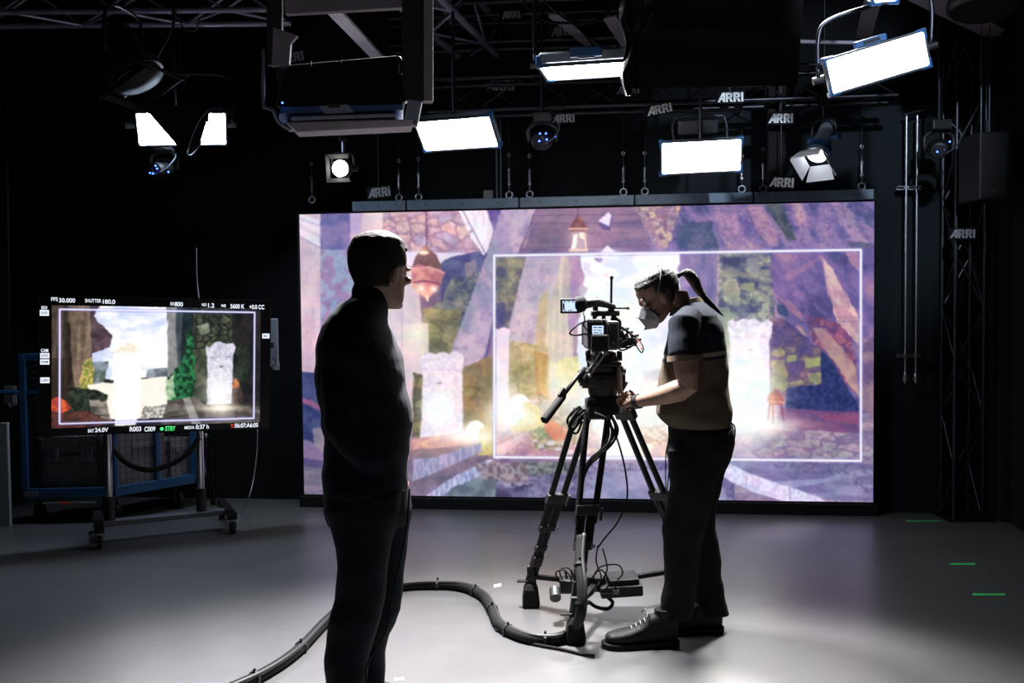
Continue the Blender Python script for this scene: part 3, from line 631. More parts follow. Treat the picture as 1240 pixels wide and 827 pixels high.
def paint_monitor():
    # authored on a straight 240 x 140 picture
    c = Canvas(0, 0, 240, 140, 4, 9)
    P = c.poly; full = np.ones(c.X.shape); n = c.fbm(10, 4); nf = c.fbm(2.4, 3); nd = c.fbm(7, 3, .6, 4)
    c.tex(full, (26, 24, 26), (52, 46, 44), n)
    c.tex(P([(0, 0), (44, 0), (44, 95), (0, 95)]), (70, 58, 48), (98, 82, 70), nd)
    c.tex(P([(14, 0), (24, 0), (16, 60), (12, 60)]), (48, 44, 36), (66, 58, 46), nd)
    c.tex(P([(18, 0), (44, 0), (43, 100), (22, 100)]), (104, 88, 74), (132, 112, 96), nd)
    c.put(P([(0, 60), (20, 60), (26, 100), (22, 140), (0, 140)]), (46, 36, 26), .8); c.put(P([(16, 20), (21, 20), (22, 92), (17, 92)]), (34, 28, 22), .8)
    c.tex(P([(43, 0), (55, 0), (62, 20), (66, 34), (58, 56), (43, 60)], 3), (66, 50, 60), (96, 76, 84), n)
    sky = P([(54, 0), (128, 0), (128, 74), (110, 82), (90, 84), (46, 84), (44, 56), (62, 48), (66, 36), (56, 24), (46, 12)], 2)
    c.tex(sky, (206, 216, 246), (255, 255, 255), c.fbm(26, 4, 1.5, .7), 1, .35, .6)
    c.tex(P([(44, 66), (62, 64), (56, 92), (46, 90)], 2), (70, 84, 76), (130, 140, 150), n, .9)
    c.tex(P([(104, 74), (128, 72), (128, 84), (104, 84)]), (90, 100, 110), (150, 160, 176), n, .9)
    c.tex(P([(34, 70), (40, 60), (44, 60), (46, 80), (46, 96), (32, 100), (30, 84)], 3), (220, 190, 110), (120, 130, 60), nf)
    c.put(P([(40, 90), (128, 82), (150, 84), (170, 100), (170, 130), (44, 132)], 2), (252, 244, 232))
    c.tex(P([(20, 96), (46, 96), (60, 104), (60, 134), (12, 134)], 3), (24, 34, 30), (50, 60, 46), nf)
    c.tex(P([(40, 108), (60, 110), (64, 134), (44, 132)], 2), (70, 66, 64), (150, 140, 130), c.fbm(7, 3, 3, .6))
    c.tex(P([(0, 108), (10, 104), (22, 118), (10, 124), (0, 122)], 2), (240, 110, 60), (170, 60, 50), nf); c.tex(P([(0, 124), (40, 120), (66, 134), (40, 140), (0, 140)], 3), (120, 60, 50), (60, 40, 40), nf, .8)
    c.tex(P([(66, 58), (72, 48), (82, 42), (92, 44), (98, 58), (98, 110), (92, 138), (68, 138), (66, 100)], 1.5), (255, 253, 248), (255, 255, 255), n)
    c.tex(P([(67, 54), (73, 47), (82, 42), (92, 45), (96, 54)], 1.5), (246, 230, 206), (255, 250, 240), nf)
    c.tex(P([(100, 118), (126, 116), (126, 130), (98, 132)], 3), (110, 110, 110), (220, 214, 206), nf, .8)
    # right half, dark
    m = P([(128, 0), (240, 0), (240, 140), (150, 140), (128, 120)])
    c.tex(m, (18, 22, 26), (34, 36, 40), n)
    c.tex(P([(128, 0), (146, 0), (146, 74), (132, 84), (128, 82)]), (60, 72, 80), (140, 140, 140), c.fbm(6, 3, 1.4, 8))
    c.tex(P([(146, 0), (160, 0), (160, 92), (142, 92)]), (18, 30, 38), (34, 48, 48), n)
    c.tex(P([(158, 0), (210, 0), (212, 60), (210, 112), (158, 112)]), (48, 56, 46), (84, 88, 68), n)
    e, _ = c.voro(9, 7, .9, 4); c.put(P([(160, 0), (210, 0), (210, 46), (160, 50)])*(e < .2), (20, 26, 24), .8)
    c.tex(P([(162, 22), (176, 18), (178, 30), (168, 34)], 1), (150, 156, 140), (110, 120, 100), n)
    c.tex(P([(130, 82), (140, 70), (148, 58), (150, 30), (155, 26), (159, 44), (160, 108), (130, 112), (126, 96)], 4), (46, 120, 74), (16, 52, 34), c.fbm(4, 3))
    c.tex(P([(126, 88), (136, 78), (138, 108), (126, 112)], 3), (214, 232, 200), (140, 180, 130), c.fbm(4, 3), .8)
    c.tex(P([(128, 112), (160, 106), (176, 120), (214, 122), (240, 118), (240, 140), (120, 140)], 1), (70, 64, 62), (110, 104, 98), c.fbm(7, 3, 3, .6))
    c.put(P([(146, 108), (154, 106), (168, 140), (158, 140)]), (190, 190, 186), .6)
    c.tex(P([(204, 0), (240, 0), (240, 120), (205, 120)]), (18, 20, 22), (40, 34, 36), n, .9)
    c.tex(P([(210, 40), (226, 44), (226, 86), (210, 90)], 2), (24, 36, 28), (50, 62, 44), nf, .7)
    ped = P([(173, 52), (173, 46), (178, 48), (184, 42), (190, 41), (198, 44), (206, 42), (209, 47), (207, 56), (206, 60), (206, 116), (174, 116), (175, 60)], .6)
    c.tex(ped, (196, 194, 214), (226, 222, 234), nf); c.put(c.line([(175, 60), (206, 59)], .9), (150, 150, 172)); c.put(c.line([(190, 71), (193, 71)], 1.6), (40, 40, 50))
    c.glow(190, 104, 16, 24, (255, 246, 232), 1.1); c.glow(192, 121, 26, 4, (255, 226, 190), 1.)
    c.tex(P([(205, 92), (208, 86), (210, 85), (215, 92), (214, 97), (206, 97)]), (80, 44, 30), (190, 120, 80), n)
    for a in ((206, 97, 205, 114), (210, 97, 210, 118), (215, 97, 217, 114)): c.put(c.line([a[:2], a[2:]], 1), (110, 70, 46))
    q1 = c.fbm(5, 4)-.5; c.img *= 1+(q1*.7+(nf-.5)*.3)[..., None]*np.clip(1.1-c.img.mean(2, keepdims=True), 0, 1)
    c.soften(.3, .3)
    fr = [(9, 5), (232, 5), (232, 134.5), (9, 134.5), (9, 5)]
    c.put(c.line(fr, 3.6, 2), (90, 80, 230), .5); c.put(c.line(fr, 1.7, .5), (246, 246, 255))
    return c.final()
# ---------------------------------------------------------------- the studio shell
LY0, LM = 6.8, -.117                       # plane of the led wall's face: Y = LY0 + LM X
WU = V((1, LM, 0)).normalized(); WN = V((LM, -1, 0)).normalized()   # along the wall, out of the wall
def wallp(X, z, out=0.): return V((X, LY0+LM*X, z))+WN*out
H = 4.1; XL, XR = -3.95, 3.75
struct(MB().box((0, 3, -.05), (9.2, 13, .1)).build('floor', 'floor'))
struct(MB().box((0, 3, H+.05), (9.2, 13, .1)).build('ceiling', 'wall'))
p = [wallp(-4.6, 0, -.25), wallp(4.6, 0, -.25), wallp(4.6, 0, -.45), wallp(-4.6, 0, -.45)]
struct(MB().hexa(p+[q+V((0, 0, H)) for q in p]).build('wall_back', 'wall'))
struct(MB().box((XL-.1, 3, H/2), (.2, 13, H)).build('wall_left', 'wall'))
struct(MB().box((XR+.1, 3, H/2), (.2, 13, H)).build('wall_right', 'wall'))
struct(MB().box((0, -3.6, H/2), (9.2, .2, H)).build('wall_front', 'wall'))
# slate board cladding right of the led wall, reaching the floor, and the band above the wall
bx = onplane(1138, 500, LY0+.1, LM).x
m = MB()
a, b = wallp(1.0, 0, -.12), wallp(bx, 0, -.12)
m.hexa([a, b, b-WN*.10, a-WN*.10]+[q+V((0, 0, 2.95)) for q in (a, b, b-WN*.10, a-WN*.10)])
struct(m.build('trim_1', 'wall2', bevel=.004))
# steel ceiling joists
J = []
def joist(p, q, w, h):
    o = MB().bar(p, q, w, h).build('ceiling_joist', 'beam', bevel=.004); J.append(o); return o
tag(joist(at(1062, -20, 5.2), at(1046, 44, 6.3), .10, .02), 'narrow mauve grey ceiling strut above the tilted lit panel', 'ceiling beam')
tag(joist(at(1085, -25, 4.9), at(1215, 42, 6.5), .16, .05), 'broad dark grey ceiling beam sloping to the upper right corner', 'ceiling beam')
tag(joist(at(405, 14, 5.1), at(482, 95, 6.5), .085, .02), 'pale mauve ceiling strut seen through the yoke of the big dark fixture', 'ceiling beam')
tag(joist(at(738, 20, 6.3), at(764, 60, 6.6), .10, .02), 'short mauve ceiling strut beside the black foil drape', 'ceiling beam')
tag(joist(at(672, 18, 6.0), at(725, 62, 7.0), .09, .02), 'mauve ceiling strut passing above the white-lettered sign over the downward panel', 'ceiling beam')
# ---------------------------------------------------------------- led wall
def srgb2lin(a): return np.where(a <= .04045, a/12.92, ((a+.055)/1.055)**2.4)
def picture_mesh(name, P00, P10, P01, nx, ny, colfn, mtl, parent):
    """a flat display surface whose pixels are a colour attribute; P00 top left, P10 top right, P01 bottom left"""
    P00, P10, P01 = [np.array(p) for p in (P00, P10, P01)]
    u = np.linspace(0, 1, nx); v = np.linspace(0, 1, ny); U, Vv = np.meshgrid(u, v)
    W = P00+(P10-P00)*U[..., None]+(P01-P00)*Vv[..., None]
    colr = srgb2lin(np.clip(colfn(U, Vv, W), 0, 1))
    pw = wl(parent); o0 = V(W[-1, nx//2]); co = (W-np.array(o0)).reshape(-1, 3)
    i = (np.arange(ny-1)[:, None]*nx+np.arange(nx-1)[None]).ravel()
    q = np.stack([i, i+nx, i+nx+1, i+1], 1).astype(np.int32)
    me = bpy.data.meshes.new(name); me.vertices.add(nx*ny); me.vertices.foreach_set('co', co.ravel().astype(np.float32))
    me.loops.add(q.size); me.loops.foreach_set('vertex_index', q.ravel()); me.polygons.add(len(q))
    me.polygons.foreach_set('loop_start', np.arange(0, q.size, 4, dtype=np.int32)); me.update(calc_edges=True); me.validate()
    at_ = me.color_attributes.new('picture', 'FLOAT_COLOR', 'POINT')
    c4 = np.ones((nx*ny, 4), np.float32); c4[:, :3] = colr.reshape(-1, 3); at_.data.foreach_set('color', c4.ravel())
    me.materials.append(mtl); o = bpy.data.objects.new(name, me); COL.objects.link(o); o.parent = parent; o.location = o0-pw
    return o
def sample(img, x, y):
    h, w_ = img.shape[:2]; x = np.clip(x, 0, w_-1.001); y = np.clip(y, 0, h-1.001)
    i = x.astype(int); j = y.astype(int); fx = (x-i)[..., None]; fy = (y-j)[..., None]
    return (img[j, i]*(1-fx)+img[j, i+1]*fx)*(1-fy)+(img[j+1, i]*(1-fx)+img[j+1, i+1]*fx)*fy

cTL, cTR, cBL, cBR = [onplane(*q, LY0, LM) for q in ((363, 259.8), (1059.2, 243.9), (368, 598.5), (1056.7, 608))]
sx0 = (cTL.x+cBL.x)/2; sx1 = (cTR.x+cBR.x)/2; sz1 = (cTL.z+cTR.z)/2; sz0 = (cBL.z+cBR.z)/2
WALLPIC = paint_wall()
wallobj = empty('led_wall', wallp((sx0+sx1)/2, 0), 'wide glowing LED video wall showing a sunlit stone ruin with a white frame line', 'video wall')
def wallcol(U, Vv, W):
    Fv, Rv, Uv = [np.array(q) for q in (_F, _R, _U)]; q = W-np.array(CAM); z = q@Fv
    return sample(WALLPIC, 620+FPX*(q@Rv)/z-355-.5, 413.5-FPX*(q@Uv)/z-236-.5)
picture_mesh('screen', wallp(sx0, sz1), wallp(sx1, sz1), wallp(sx0, sz0), 704, 352, wallcol, screenmat('led_screen_picture', SCREEN), wallobj)
def wbox(mb, x0, x1, z0, z1, o0, o1):
    return mb.hexa([wallp(x0, z0, o1), wallp(x1, z0, o1), wallp(x1, z0, o0), wallp(x0, z0, o0), wallp(x0, z1, o1), wallp(x1, z1, o1), wallp(x1, z1, o0), wallp(x0, z1, o0)])
wbox(MB(), sx0-.02, sx1+.02, sz0-.01, sz1+.01, -.11, -.004).build('cabinet_body', 'matte', wallobj)
wbox(MB(), sx0-.03, sx1+.03, 0, sz0-.012, -.118, .03).build('plinth', 'matte', wallobj, bevel=.004)
# thin seams between led cabinets are drawn by real narrow edge strips around the picture
m = MB(); wbox(m, sx0-.012, sx0, sz0, sz1, -.004, .004); wbox(m, sx1, sx1+.012, sz0, sz1, -.004, .004); wbox(m, sx0-.012, sx1+.012, sz1, sz1+.01, -.004, .004)
m.build('edge_trim', 'matte', wallobj)
# header beam resting on top of the wall, in segments
hb = empty('header_beam', wallp((sx0+sx1)/2, sz1+.012), 'long dark grey steel beam in bolted lengths along the top of the video wall', 'beam')
hx = [onplane(q, 248, LY0, LM).x for q in (427, 493, 629, 768.5, 912, 1058)]
for i in range(5):
    s = wbox(MB(), hx[i]+.006, hx[i+1]-.006, sz1+.013, sz1+.085, -.10, .03).build('beam_length', 'header', hb, bevel=.004)
    bm_ = MB()
    for t in (.18, .5, .82):
        x = hx[i]*(1-t)+hx[i+1]*t; c = wallp(x, sz1+.05, .03); bm_.cyl(c, c+WN*.006, .006, 8)
    bm_.build('bolt', 'black', s)
# eye bolts with turnbuckles hanging above the beam
tz = sz1+.085
def turnbuckle(px, py1, py2, Y_out=.0):
    x = onplane(px, py2, LY0, LM).x; top = onplane(px, py1, LY0, LM).z; L_ = top-tz
    c = wallp(x, tz, -.035)
    t = empty('turnbuckle', c, 'x', 'turnbuckle', 'steel turnbuckles above the video wall')
    MB().ring(c+V((0, 0, .030)), WN, .024, .0055).build('eye_ring', 'steel', t, smooth=True)
    b = MB().cyl(c+V((0, 0, .052)), c+V((0, 0, L_)), .004, 8)
    b.build('rod', 'steel', t, smooth=True)
    b = MB().cyl(c+V((0, 0, .10)), c+V((0, 0, L_-.09)), .0085, 8); b.cyl(c+V((0, 0, .10)), c+V((0, 0, .115)), .012, 6); b.cyl(c+V((0, 0, L_-.105)), c+V((0, 0, L_-.09)), .012, 6)
    b.build('turnbuckle_body', 'steel', t, smooth=.6)
    MB().ring(c+V((0, 0, L_+.014)), WN, .011, .004, 14, 6).build('hook', 'steel', t, smooth=True)
    MB().cyl(c+V((0, 0, L_+.028)), V((c.x, c.y, 3.0)), .0022, 6).build('suspension_wire', 'black', t)
    return t
tb = [(376, 200, 247, 'lone turnbuckle hanging beyond the left end of the header beam'), (482, 196, 243, 'turnbuckle just right of the dim white-lettered sign on the wall'),
      (506, 194, 243, 'turnbuckle between the dim lettered sign and the blue-framed panel, right one of the pair'), (616, 189, 239, 'turnbuckle close right of the two vertical conduits'),
      (641, 190, 239, 'turnbuckle right of the one beside the conduits, left of the small dark fixture'), (755, 187, 235, 'turnbuckle above the beam joint, left one of the pair by the lantern'),
      (781, 187, 235, 'turnbuckle just left of the lit panel above the bright sky'), (899, 190, 234, 'turnbuckle partly behind the lower right corner of the lit panel'),
      (925, 182, 233, 'turnbuckle just left of the lower white-lettered sign'), (1045, 179, 231, 'turnbuckle at the right end of the header beam beside the barn door lamp')]
for px, a, b, lab in tb:
    t = turnbuckle(px, a, b); t['label'] = lab
# ---------------------------------------------------------------- small screen text
def text_mesh(txt, P, u, v, h, m, parent, name='screen_text', bold=1., width=None, out=.0012):
    """text lying in the plane of u (right) and v (up) with cap height h, left end at P"""
    cu = bpy.data.curves.new('t', 'FONT'); cu.body = txt; cu.size = h/.7; cu.offset = h*.02*bold; cu.extrude = 0.0004
    o = bpy.data.objects.new('t', cu); COL.objects.link(o); dg = bpy.context.evaluated_depsgraph_get(); dg.update()
    me = bpy.data.meshes.new_from_object(o.evaluated_get(dg)); bpy.data.objects.remove(o)
    u = V(u); v = V(v); n = u.cross(v); xs = [q.co.x for q in me.vertices]; k = 1.
    if width and xs: k = width/(max(xs)-min(xs))
    pts = [V(P)+u*((q.co.x-min(xs))*k)+v*q.co.y+n*(q.co.z+out) for q in me.vertices]
    mb = MB(); mb.v = pts; mb.f = [tuple(p.vertices) for p in me.polygons]
    bpy.data.meshes.remove(me)
    return mb.build(name, m, parent, recalc=False)
# ---------------------------------------------------------------- preview monitor on its wheeled stand
TY0, TM = 7.08, .434
tu = V((1, TM, 0)).normalized(); tn = V((TM, -1, 0)).normalized(); tup = V((0, 0, 1))
q = [onplane(*c, TY0, TM) for c in ((46, 356.5), (328, 364), (327, 520), (46.6, 528))]
tx0 = (q[0].x+q[3].x)/2; tx1 = (q[1].x+q[2].x)/2; tz1 = (q[0].z+q[1].z)/2; tz0 = (q[2].z+q[3].z)/2
TROLL = math.radians(1.5); TCx = (tx0+tx1)/2; TCz = (tz0+tz1)/2; TPc = V((TCx, TY0+TM*TCx, TCz)); _tu0 = tu.copy()
tup = (V((0, 0, 1))*math.cos(TROLL)+tu*math.sin(TROLL)).normalized(); tu = (tu*math.cos(TROLL)-V((0, 0, 1))*math.sin(TROLL)).normalized()
def tp(X, z, out=0.): return TPc+tu*((X-TCx)/_tu0.x)+tup*(z-TCz)+tn*out
class XZ: pass
def tinv(p): r = XZ(); r.x = TCx+(p-TPc).dot(tu)*_tu0.x; r.z = TCz+(p-TPc).dot(tup); return r
q = [tinv(c) for c in q]; tx0 = (q[0].x+q[3].x)/2; tx1 = (q[1].x+q[2].x)/2; tz1 = (q[0].z+q[1].z)/2; tz0 = (q[2].z+q[3].z)/2
def tbox(mb, x0, x1, z0, z1, o0, o1):
    return mb.hexa([tp(x0, z0, o1), tp(x1, z0, o1), tp(x1, z0, o0), tp(x0, z0, o0), tp(x0, z1, o1), tp(x1, z1, o1), tp(x1, z1, o0), tp(x0, z1, o0)])
tv = empty('preview_monitor', tp((tx0+tx1)/2, tz0), 'large flat preview monitor on the wheeled stand showing camera readouts and the ruin picture', 'monitor')
tbox(MB(), tx0, tx1, tz0, tz1, -.05, -.004).build('monitor_body', 'black', tv, bevel=.006)
m = MB(); e = .007
tbox(m, tx0, tx1, tz1-e, tz1, -.004, .003); tbox(m, tx0, tx1, tz0, tz0+e, -.004, .003); tbox(m, tx0, tx0+e, tz0, tz1, -.004, .003); tbox(m, tx1-e, tx1, tz0, tz1, -.004, .003)
m.build('bezel', 'bmetal', tv)
q = [tinv(onplane(*c, TY0, TM)) for c in ((62, 368.6), (315.3, 374.7), (315, 512), (63, 517.8))]
mx0 = (q[0].x+q[3].x)/2; mx1 = (q[1].x+q[2].x)/2; mz1 = (q[0].z+q[1].z)/2; mz0 = (q[2].z+q[3].z)/2
tbox(MB(), tx0+e, tx1-e, tz0+e, tz1-e, -.004, -.001).build('glass_panel', mat('monitor_glass', (.004, .004, .006), .25, spec=.4), tv)
MONPIC = paint_monitor()
scr = picture_mesh('screen', tp(mx0, mz1, .0005), tp(mx1, mz1, .0005), tp(mx0, mz0, .0005), 480, 280, lambda U, Vv, W: sample(MONPIC, U*239, Vv*139), screenmat('monitor_picture', 1.05), tv)
def ttext(s, px0, px1, py, hpx, m='txt', bold=1.2):
    a = onplane(px0, py, TY0, TM); b = onplane(px1, py, TY0, TM); h = (onplane(px0, py-hpx, TY0, TM)-a).length
    return text_mesh(s, a, tu, tup, h, m, scr, width=(b-a).length, bold=bold)
ttext('FPS', 62, 70, 364.3, 4.4); ttext('30.000', 71.5, 91, 366, 5, bold=1.6)
ttext('SHUTTER', 103, 122.5, 366, 4.2); ttext('180.0', 124.5, 139.5, 367.6, 5, bold=1.6)
ttext('EI', 206.5, 210.5, 369.6, 3.6); ttext('800', 211.5, 221.5, 370.6, 5, bold=1.6)
ttext('ND', 244.5, 250, 370.6, 3.4); ttext('1.2', 252, 259.5, 372.2, 5, bold=1.6)
ttext('WB', 267.5, 273.5, 371.8, 3.4); ttext('5600 K', 279, 296, 373.2, 5, bold=1.6); ttext('+0.0 CC', 302, 320, 374, 5, bold=1.6)
ttext('BAT', 106.6, 114, 523.6, 4); ttext('24.0V', 115, 131, 523.2, 5, bold=1.6)
ttext('R003', 157, 171, 522.3, 5.4, bold=1.6); ttext('C009', 174.8, 188, 522.3, 5.4, bold=1.6)
ttext('STBY', 200, 212.5, 521.6, 5.4, 'txtg', bold=1.6)
ttext('MEDIA', 223.5, 235.5, 519.6, 3.6); ttext('0:37 h', 237, 252.8, 519.4, 5, bold=1.6)
ttext('TC', 279.2, 283.4, 517.8, 4, 'txtr'); ttext('06:07:A6:05', 284.2, 312.5, 517.8, 5, bold=1.6)
c = onplane(196, 519.3, TY0, TM); MB().cyl(c-tn*.0, c+tn*.002, .012, 14).build('record_dot', 'txtg', scr)
def tile(px0, px1, py0, py1, txt, tilem='txt', tm='txtd'):
    a0 = onplane(px0, py1, TY0, TM); a = tinv(a0); b = tinv(onplane(px1, py0, TY0, TM))
    o = tbox(MB(), a.x, b.x, a.z, b.z, -.001, .0008).build('screen_button', tilem, scr)
    h = (b.z-a.z)*.42; k = (b.x-a.x)/tu.x
    text_mesh(txt, a0+tu*k*.14+tup*(b.z-a.z)*.3, tu, tup, h, tm, o, width=k*.72, out=.0022)
ttext('SDI', 50, 57, 374.2, 3.6, bold=1.6); tile(48.2, 59.3, 375.4, 382.3, 'SURR')
ttext('CAM', 49.6, 58.4, 426.2, 3.8, bold=1.6); tile(48.6, 59.8, 427.5, 433.8, 'SHD'); tile(48.6, 59.8, 435, 441.5, 'REM'); tile(48.8, 60, 457, 464, 'LEN')
tile(317.6, 326.3, 404, 409.7, 'MRC')
# stand
st = empty('monitor_stand', gnd(190, 650), 'wheeled floor stand with two chrome columns and a long low base under the preview monitor', 'stand')
def castor(mb_parent, c, r=.045, fork='chrome', d=V((1, 0, 0))):
    k = MB().cyl(c-d*.016+V((0, 0, r)), c+d*.016+V((0, 0, r)), r, 20).build('castor_wheel', 'rubber', mb_parent, smooth=.6)
    f = MB(); side = d*.024; fw = V((-d.y, d.x, 0))*.018
    for s_ in (1, -1): f.bar(c+side*s_+V((0, 0, r)), c+side*s_+fw+V((0, 0, 2*r+.012)), .03, .004, up=d)
    f.box(c+fw+V((0, 0, 2*r+.012)), (.06, .055, .006)); f.cyl(c+fw+V((0, 0, 2*r+.012)), c+fw+V((0, 0, 2*r+.045)), .009, 10)
    f.cyl(c-d*.03+V((0, 0, r)), c+d*.03+V((0, 0, r)), .006, 8)
    f.build('castor_fork', fork, k, smooth=.6)
cL = gnd(131, 652); cR = gnd(240, 642)
A = gnd(120, 657); B = gnd(277, 640)     # base beam runs between the two end cross bars
du = (B-A).normalized(); dv = V((-du.y, du.x, 0))
zb = .125
MB().bar(A+V((0, 0, zb)), B+V((0, 0, zb)), .09, .035).build('base_beam', mat('grey_base_beam', (.11, .115, .13), .35, .5), st, bevel=.005)
for P_, nm in ((A, 0), (B, 1)):
    MB().bar(P_-dv*.20+V((0, 0, zb-.002)), P_+dv*.36+V((0, 0, zb-.002)), .06, .045).build('cross_bar', 'bmetal', st, bevel=.006)
    for t in (-.17, .33): castor(st, P_+dv*t, .042, 'chrome', du)
for px in (131.5, 242):
    X = onplane(px, 580, TY0+.12, TM).x; b0 = V((X, TY0+.12+TM*X, 0)); # column just behind the monitor
    b0 = b0; 
    near = A+du*((b0-A).dot(du)); 
    b0 = near
    top = V((b0.x, b0.y, 1.55))
    MB().cyl(b0+V((0, 0, zb+.018)), b0+V((0, 0, .30)), .034, 18).build('column_socket', 'black', st, smooth=.6)
    MB().cyl(b0+V((0, 0, .30)), top, .026, 20).build('column', 'chrome', st, smooth=.6)
    MB().bar(top-V((0, 0, .28)), tp(tx0+(tx1-tx0)*(.3 if px < 200 else .7), 1.27, -.052), .05, .03).build('monitor_bracket', 'bmetal', st)
# slack black hose hanging between the columns
def cable(name, pts, r, m, label, cat='cable', group=None, n=8, k=8, parent=None):
    o = MB().tube(catmull(pts, k), r, n).build(name, m, parent, smooth=True)
    return tag(o, label, cat, group) if not parent else o
hy = (A+du*.1).y+.0
cable('cable_loop', [at(131, 522, 6.02), at(136, 540, 6.0), at(152, 560, 5.98), at(178, 569, 5.98), at(205, 563, 6.03), at(228, 549, 6.08), at(241, 530, 6.12)], .017, 'rubber', 'thick black hose slung below the preview monitor between its chrome columns')
cable('thin_cable', [at(312, 520, 6.45), at(311, 548, 6.45), at(307, 580, 6.4), at(300, 606, 6.3), gnd(291, 622, .01), gnd(286, 634, .01)], .004, 'grey', 'thin grey cable dropping from the right end of the monitor to the floor')
# ---------------------------------------------------------------- blue mesh cage trolley behind the monitor
cg = empty('cage_trolley', gnd(139, 632), 'blue framed wire mesh cage trolley on castors standing behind the monitor', 'trolley')
K = gnd(139, 632); Lc = gnd(33, 634); Rc = gnd(236, 613)
ul = (Lc-K); ur = (Rc-K); hgt = 1.22; zf = .22
corners = [K, Lc, Lc+ur, Rc]
def post(P_): MB().bar(P_+V((0, 0, zf)), P_+V((0, 0, hgt)), .045, .045, up=ul.normalized()).build('post', 'cartblue', cg, bevel=.004)
for P_ in corners: post(P_)
mid = K+ur*.52; MB().bar(mid+V((0, 0, zf)), mid+V((0, 0, hgt)), .05, .03, up=ur.normalized()).build('post', 'cartblue', cg, bevel=.003)
for z, h in ((zf, .07), (hgt-.02, .05)):
    for P_, Q in zip(corners, corners[1:]+corners[:1]):
        MB().bar(P_+V((0, 0, z)), Q+V((0, 0, z)), .04, h).build('rail', 'cartblue', cg, bevel=.003)
MB().bar(K+ul*-.0+V((0, 0, .95)), Lc+V((0, 0, .95)), .03, .03).build('rail', 'cartblue', cg)
deck = MB(); deck.add([q+V((0, 0, zf-.02)) for q in corners]+[q+V((0, 0, zf+.01)) for q in corners], [(0, 1, 2, 3), (7, 6, 5, 4), (0, 4, 5, 1), (1, 5, 6, 2), (2, 6, 7, 3), (3, 7, 4, 0)]); deck.build('deck', 'matte', cg)
def mesh_panel(P_, Q, z0, z1, step=.045):
    m = MB(); L_ = (Q-P_).length; d = (Q-P_).normalized(); n = int(L_/step)
    for i in range(1, n): a = P_+d*(L_*i/n); m.bar(a+V((0, 0, z0)), a+V((0, 0, z1)), .0035, .0035)
    k = int((z1-z0)/step)
    for i in range(1, k): z = z0+(z1-z0)*i/k; m.bar(P_+V((0, 0, z)), Q+V((0, 0, z)), .0035, .0035)
    m.build('wire_mesh', 'steel_dull', cg)

mesh_panel(K, Lc, zf+.03, hgt-.04); mesh_panel(K, mid, zf+.03, hgt-.04); mesh_panel(mid, Rc, zf+.03, hgt-.04); mesh_panel(Lc, Lc+ur, zf+.03, hgt-.04)
a = K*.94+Lc*.06
MB().box(K*.08+Lc*.92+V((0, -.028, zf+.0)), (.10, .006, .035)).build('name_plate', 'grey', cg)
o = MB().bar(K*.8+Lc*.2+V((0, -.03, zf-.07)), K*.2+Lc*.8+V((0, -.03, zf-.07)), .012, .012).build('brake_bar', 'grey', cg)
MB().bar(K*.52+Lc*.48+V((0, -.04, zf-.07)), K*.4+Lc*.6+V((0, -.04, zf-.07)), .014, .016).build('grip', mat('red_grip', (.6, .05, .02), .5), o)
for P_ in [K.lerp(Lc, .08)+ur*.08, K.lerp(Lc, .93)+ur*.08, Rc.lerp(Rc+ul, .08)-ur*.14, Lc+ur*.86-ul*.08]: castor(cg, P_, .07, 'steel_dull', (ur.normalized()))
MB().tube([Lc+V((-.02, -.02, .95)), Lc+V((-.25, -.02, .95))], .018, 10).build('push_handle', 'cartblue', cg)
# flight cases standing in the cage
def flight_case(name, o, u, v, h, label, extra=None):
    t = empty(name, o, label, 'case', 'flight cases in the cage trolley')
    lid = h*.68; U_ = u.normalized(); V_ = v.normalized()
    def bx(mb, z0, z1, g=0): return mb.hexa([o-U_*g-V_*g+V((0, 0, z0)), o+u+U_*g-V_*g+V((0, 0, z0)), o+u+v+U_*g+V_*g+V((0, 0, z0)), o+v-U_*g+V_*g+V((0, 0, z0)), o-U_*g-V_*g+V((0, 0, z1)), o+u+U_*g-V_*g+V((0, 0, z1)), o+u+v+U_*g+V_*g+V((0, 0, z1)), o+v-U_*g+V_*g+V((0, 0, z1))])
    bx(MB(), 0, lid-.008).build('case_body', 'case', t, bevel=.004); bx(MB(), lid+.008, h).build('lid', 'case', t, bevel=.004)
    m = MB(); bx(m, lid-.012, lid-.001, .004); bx(m, lid+.001, lid+.012, .004)
    for P_ in (o, o+u): m.bar(P_-V_*.002, P_-V_*.002+V((0, 0, h)), .022, .012, up=V_)
    m.build('edge_profile', 'steel_dull', t)
    for f in (.2, .8):
        c = o+u*f-V_*.006; l = MB().box(c+V((0, 0, lid)), (.085, .012, .10), basis(U_, V_, tup)); l = l.build('butterfly_latch', 'steel', t, bevel=.004)
        MB().ring(c-V_*.008+V((0, 0, lid)), V_, .022, .004, 14, 6).build('latch_ring', 'steel', l)
    for P_ in (o, o+u, o+V((0, 0, h)), o+u+V((0, 0, h))): MB().ball(P_, .02, 10, 6).build('ball_corner', 'steel', t, smooth=True)
    return t
uu = (K-Lc).normalized(); vv = ur.normalized()
zc = V((0, 0, zf+.011))
flight_case('flight_case', K+ul*.93+vv*.07+zc, uu*.41, vv*.42, .38, 'long grey flight case with silver latches behind the left mesh of the cage trolley')
flight_case('flight_case', K-uu*.07+vv*.52+zc, vv*.32, uu*-.34, .30, 'lighter grey case in the right part of the cage trolley')
p0 = K+vv*.07-uu*.04+zc
t = empty('equipment_crate', p0, 'tall grey equipment crate nearest the front corner of the cage trolley', 'crate')
MB().hexa([p0, p0+vv*.38, p0+vv*.38-uu*.10, p0-uu*.10]+[q+V((0, 0, .40)) for q in (p0, p0+vv*.38, p0+vv*.38-uu*.10, p0-uu*.10)]).build('crate_body', 'case', t, bevel=.006)
